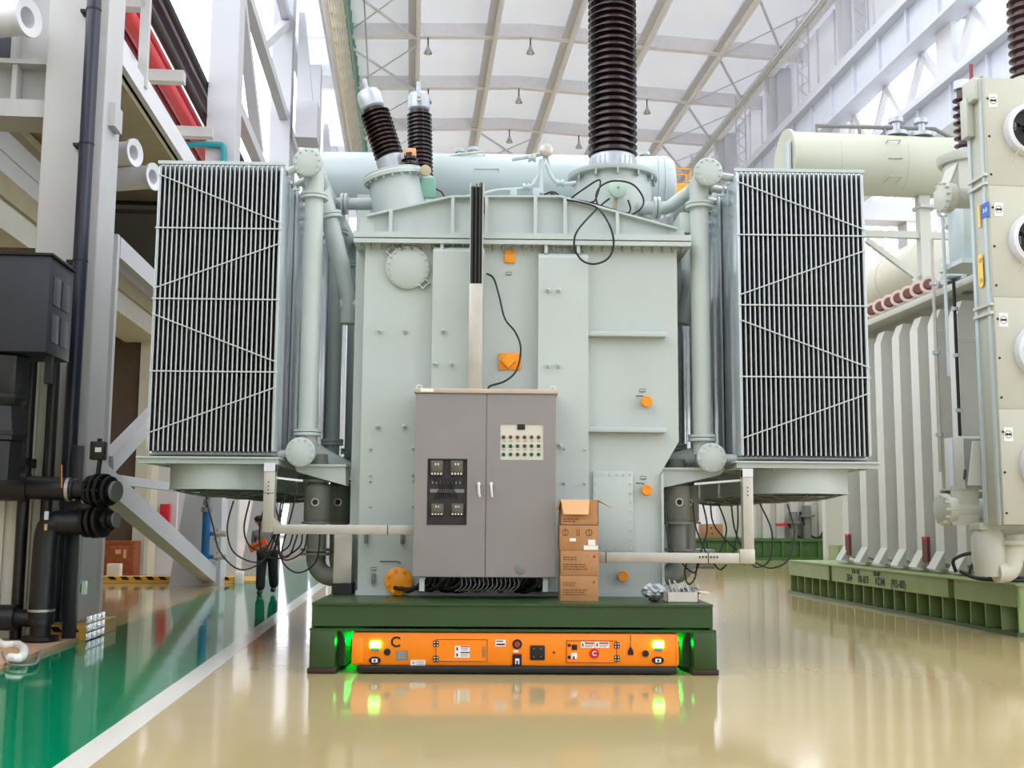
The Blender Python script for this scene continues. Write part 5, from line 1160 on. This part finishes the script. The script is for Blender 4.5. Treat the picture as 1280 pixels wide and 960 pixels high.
# header arms with round blind flanges
def arm(px, py, v, up):
    q = Hv(px, py, v); r = .24
    o = MB().lathe([(.15, .1), (r, .1), (r, .03), (.2, .0)], q, (1, .12, 0), 32)
    for k in range(12): a = 2*pi*k/12; c = q+Vector((.0, .21*cos(a), .21*sin(a))); o.cyl(c+Vector((-.02, 0, 0)), c+Vector((.16, 0, 0)), .022, n=6)
    o = o.lathe([(r, .1), (r, .16), (.2, .17)], q, (1, .12, 0), 32).build('header_flange', BEIGEP, T2)
    if up: pts = [(q[0]+.1, v-.12, q[2]+.2), (ul, v-.12, q[2]+.5), (ul, v-.12, q[2]-.05), (q[0]+.1, v-.12, q[2]-.2)]
    else: pts = [(q[0]+.1, v-.12, q[2]+.3), (ul+.1, v-.12, q[2]+.3), (ul+.1, v-.12, q[2]-.05), (q[0]+.5, v-.12, q[2]-.23), (q[0]+.1, v-.12, q[2]-.23)]
    MB().prism([(p[0], p[2]) for p in pts], 'y', v-.15, v-.12).prism([(p[0], p[2]) for p in pts], 'y', v+.2, v+.23).beam((pts[0][0], v+.04, pts[0][2]), (pts[1][0], v+.04, pts[1][2]), .38, .03).build('header_bracket', BEIGEP, o)
    MB().cyl(q+Vector((.1, 0, 0)), (ul+.4, v, q[2]), .17).build('header_pipe', BEIGEP, o)
arm(1176, 246, 16.2, True); arm(1176, 637, 16.2, False)
q = Hv(1212, 590, 15.9); MB().prism([(q[0]-.1, q[2]-.2), (q[0], q[2]+.45), (ul, q[2]+.45), (ul, q[2]-.2)], 'y', 15.75, 15.79).build('bracket_web', BEIGEP, K)
# riser with valve group on the left of the cooler
q = Hv(1178, 270, 17.4); a = Hv(1178, 470, 17.4)
MB().tube([q+Vector((-.1, 0, .15)), q+Vector((-.05, 0, 0)), q, (q[0], 17.4, a[2])], .028, 8).tube([q+Vector((.12, 0, .15)), q+Vector((.05, 0, 0))], .028, 8).build('breather_tube', PAINT2, T2)
q = Hv(1222, 290, 17.3); b = Hv(1222, 330, 17.3); MB().box((q[0]-.4, 17.0, b[2]), (q[0]+.3, 17.6, q[2]+.55), .1).build('turret_housing', PAINT2, T2); MB().box((q[0]-.5, 16.9, b[2]-.08), (q[0]+.4, 17.7, b[2])).build('turret_flange', PAINT2, T2)
t2b = Hv(1206, 200, 18.5); MB().lathe([(.45, -.1), (.48, -.02), (.48, .05), (.3, .06)], t2b, n=24).lathe([(.38, -1.2), (.38, -.1)], t2b, n=24).build('bushing_turret', BEIGEP, T2)
o = MB().lathe(shed_profile(1.1, .14, .09, .17), t2b+Vector((0, 0, .2)), n=20).build('bushing', mat('maroon_porcelain', (74, 48, 50), .25), T2); MB().cyl(t2b+Vector((0, 0, .05)), t2b+Vector((0, 0, .2)), .12).build('bushing_collar', CAST, o); MB().cyl(t2b+Vector((0, 0, 1.3)), t2b+Vector((0, 0, 1.45)), .14).build('bushing_cap', BLUEG, o)
q = Hv(1284, 100, 19); o = MB().lathe(shed_profile(1.6, .16, .2, .3), q, n=24).build('bushing', bpy.data.materials['maroon_porcelain'], T2); MB().cyl(q+Vector((0, 0, -2.2)), q, .3).build('bushing_turret', BEIGEP, o); MB().lathe([(.26, 0), (.26, .8)], q+Vector((0, 0, 1.6)), n=20).build('bushing_cap', BLUEG, o)
for px, v in ((1186, 19.6), (1196, 19.2), (1206, 19.0), (1212, 18.6)):
    q = Hv(px, 350, v); MB().box(q+Vector((-.12, -.1, -.25)), q+Vector((.1, .1, .05)), .02).cyl(q, q+Vector((0, 0, .2)), .05).cyl(q+Vector((-.2, 0, -.1)), q+Vector((.15, 0, -.1)), .07).build('cover_valve', CAST if px % 4 else SHADEP, T2)
q = Hv(1197, 345, 18.9); MB().box(q+Vector((-.15, 0, 0)), q+Vector((.12, .3, .2)), .01).build('relay_box', PAINT2, T2)
# conservator across the tank on a frame
vc2 = 22.2; zc3 = Hv(1090, 207, vc2)[2]; ua = Hv(984, 207, vc2)[0]; R2 = .64
cv2 = MB().lathe([(R2, 0), (R2, 5.0), (R2*.8, 5.15)], (ua, vc2, zc3), (1, 0, 0), 48).lathe([(R2+.05, -.06), (R2+.05, .0)], (ua, vc2, zc3), (1, 0, 0), 48).build('conservator', CONSP, T2)
MB().box((ua-.14, vc2-.5, zc3-.7), (ua-.08, vc2-.2, zc3+.3), .01).build('level_gauge', PAINT2, cv2)
for px in (1038, 1120): x = Hv(px, 207, vc2)[0]; MB().lathe([(R2+.003, 0), (R2+.009, .02), (R2+.003, .04)], (x, vc2, zc3), (1, 0, 0), 48, caps=False).build('weld_seam', CONSP, cv2)
z = zc3+R2+.18; MB().tube([(ua+.6, vc2-.1, z-.03), (ua+3.2, vc2-.1, z), (ua+3.6, vc2-.1, z-.2)], .045, 8).build('air_pipe', GREYL, cv2)
for du in (.62, 1.55, 2.1): MB().cyl((ua+du, vc2-.1, z-.22), (ua+du, vc2-.1, z), .035, n=8).build('air_pipe_leg', GREYL, cv2)
for du in (2.35, 2.9): MB().lathe([(.25, -.2), (.25, -.12), (.09, -.1), (.09, .1), (.15, .1), (.15, .2)], (ua+du, vc2-.1, z), n=16).build('air_valve', CAST, cv2)
def qc(px, py): p = Hv(px, py, vc2-R2-.02); return p
for py, a, b in ((175, 1109, 1126), (197, 1111, 1128), (220, 1112, 1128)):
    MB().tube([qc(a, py+4)+Vector((0, .25, 0)), qc(a+1, py), qc(b, py), qc(b-1, py+4)+Vector((0, .25, 0))], .018, 6).build('climbing_rung', CONSP, cv2)
q0 = Hv(1157, 250, vc2); q1 = Hv(1157, 348, vc2)
mb = MB().box((q1[0]-.12, vc2-.1, ZT), (q1[0]+.12, vc2+.1, q0[2]+.1)).box((Hv(1080, 293, vc2)[0], vc2-.06, Hv(1140, 298, vc2)[2]), (Hv(1200, 293, vc2)[0], vc2+.06, Hv(1140, 290, vc2)[2]))
mb.beam(Hv(1083, 300, vc2), Hv(1152, 352, vc2), .1).beam(Hv(1190, 318, vc2), Hv(1140, 352, vc2), .1).box((Hv(1157, 262, vc2)[0]-.2, vc2-.2, Hv(1157, 262, vc2)[2]), (Hv(1157, 262, vc2)[0]+.2, vc2+.2, Hv(1157, 258, vc2)[2]))
mb.build('conservator_frame', BEIGEP, T2)
# pump and pipe elbow at the foot of the cooler, cables on the deck
q = Hv(1236, 690, 15.9)
pm = MB().lathe([(.2, -.35), (.24, -.1), (.24, .2), (.17, .35)], q, n=20).box(q+Vector((-.2, -.16, .32)), q+Vector((.45, .2, .42)), .01).build('circulation_pump', BEIGEP, T2)
MB().tube([Hv(1265, 668, 15.8), Hv(1266, 690, 15.8), Hv(1260, 712, 15.8), Hv(1245, 715, 15.8)], .16, 16, smooth=4).build('pump_elbow', CREAM, pm); MB().lathe([(.24, -.03), (.24, .03)], Hv(1265, 678, 15.8), n=20).build('pump_flange', CREAM, pm)
for k, q in enumerate(([(1195, 715), (1192, 700), (1210, 692), (1228, 694)], [(1212, 718), (1216, 706), (1230, 703), (1240, 720)], [(1200, 714), (1218, 722), (1240, 728), (1270, 733)], [(1230, 715), (1250, 716), (1275, 722), (1290, 724)], [(1236, 722), (1262, 726), (1290, 735)])):
    MB().tube([(p[0], p[1], max(p[2], .8)) for p in [Hv(a, b, 16.6-.06*k) for a, b in q]], .028, 7, smooth=5).build('motor_cable', BLACK, T2)
# ================================================================== equipment further down the hall
B3 = thing('transport_pallet', 'bright green steel transport pallet far behind, seen under the right radiator bank', 'pallet', (14.5, 49, 0), HA)
a, b = Hv(862, 690, 48)[0], Hv(1046, 690, 48)[0]; zt = Hv(950, 673, 48)[2]
MB().box((a, 48, .05), (b, 54, zt), .02).build('base_frame', GREENB, B3)
mb = MB()
for k in range(9): x = a+(b-a)*k/8; mb.box((x-.05, 47.88, .05), (x+.05, 48, zt-.05))
mb.box((a, 47.85, zt-.12), (b, 48, zt)).box((a, 47.85, 0), (b, 48, .12)); mb.build('frame_ribs', GREENB, B3)
T3 = thing('power_transformer', 'cream transformer tank standing far behind on the bright green pallet', 'transformer', (16, 51, zt), HA)
x0 = Hv(930, 650, 49)[0]; x1 = 18.6
MB().box((x0, 49, zt), (x1, 53, 8.5), .03).build('tank', CREAM, T3)
mb = MB()
for k in range(6): x = x0+(x1-x0)*(k+.5)/6; mb.box((x-.18, 48.8, zt), (x+.18, 49, 7.5))
mb.build('tank_stiffeners', BEIGEP, T3)
for px, py in ((991, 640), (1008, 632)): q = Hv(px, py, 48.5); MB().cyl(q, (q[0], q[1], zt+.02), .2).cyl(q+Vector((0, 0, -.4)), q+Vector((0, 0, -.5)), .35).build('drain_valve', SHADEP, T3)
q = Hv(980, 656, 48.4); MB().box(q+Vector((-.35, 0, -.06)), q+Vector((.4, .1, .06))).build('red_lever', RED, T3)
for k, q in enumerate(([(1000, 640), (1012, 668), (1026, 670), (1036, 645), (1038, 640)], [(985, 655), (1000, 672), (1024, 674), (1042, 655), (1040, 640)])): MB().tube([Hv(c, d, 48.4) for c, d in q], .05, 6, smooth=4).build('drooping_cable', BLACK, T3)
for (pa, pya, pb, pyb, v, nm, lab) in ((878, 655, 904, 673, 48.6, 'cardboard_box', 'tan carton with dark spots standing on the distant green base'), (824, 672, 846, 690, 44, 'cardboard_box', 'small tan carton glimpsed beside the right oil pump')):
    q0, q1 = Hv(pa, pya, v), Hv(pb, pyb, v); zz0 = zt if v > 45 else 0
    t = thing(nm, lab, 'box', ((q0[0]+q1[0])/2, v, zz0), HA); MB().box((q0[0], v, zz0), (q1[0], v+.7, q0[2]), .02).build('carton', CARD, t)
    if v > 45: MB().box((q0[0]+.35, v-.01, q0[2]-.2), (q0[0]+.42, v, q0[2]-.14)).box((q0[0]+.55, v-.01, q0[2]-.2), (q0[0]+.62, v, q0[2]-.14)).box((q0[0]+.4, v-.01, q0[2]-.45), (q0[0]+.47, v, q0[2]-.39)).build('printing', DARK, t)
t = thing('steel_pallet', 'pale green steel pallet at the far left end of the right base', 'pallet', (11, 28, 0), HA)
q0, q1 = Hv(1044, 681, 29), Hv(1085, 700, 29); MB().box((q0[0], 28.8, .75), (q1[0], 29.5, 1.05)).box((q0[0]+.0, 28.9, 0), (q0[0]+.2, 29.5, .75)).box((q1[0]-.2, 28.9, 0), (q1[0], 29.5, .75)).box((q0[0], 28.9, .36), (q1[0], 29.0, .5)).build('pallet_frame', GREENL, t)
t = thing('oil_tank', 'cream cylindrical conservator lying lengthwise behind the right tank', 'tank', (Hv(1172, 330, 27)[0], 31, 6.5), HA)
q = Hv(1168, 330, 27); MB().lathe([(.45, -.08), (.72, 0), (.75, .08), (.75, 7.6), (.5, 7.8)], q, (0, 1, 0), 40).build('shell', CREAM, t)
MB().box((q[0]-.4, 32, 0), (q[0]+.4, 32.3, q[2]-.6)).box((q[0]-.4, 34, 0), (q[0]+.4, 34.3, q[2]-.6)).build('saddle_leg', BEIGEP, t); MB().lathe([(.76, 0), (.76, .06)], (q[0], 28.9, q[2]), (0, 1, 0), 40).build('weld_seam', BEIGEP, t)
q = Hv(1060, 660, 27.5)
t = thing('equipment_post', 'cream bolted steel post beside the right tank ribs', 'post', (q[0], 27.5, 0), HA)
q0, q1 = Hv(1072, 580, 26.6), Hv(1082, 700, 26.6); MB().box((q0[0], 26.6, 0), (q1[0], 26.8, 3.2), .01).build('post_body', CREAM, t)
mb = MB()
for k in range(6): mb.cyl(((q0[0]+q1[0])/2, 26.57, .9+.25*k), ((q0[0]+q1[0])/2, 26.6, .9+.25*k), .03, n=6)
mb.build('post_bolts', GREYL, t)
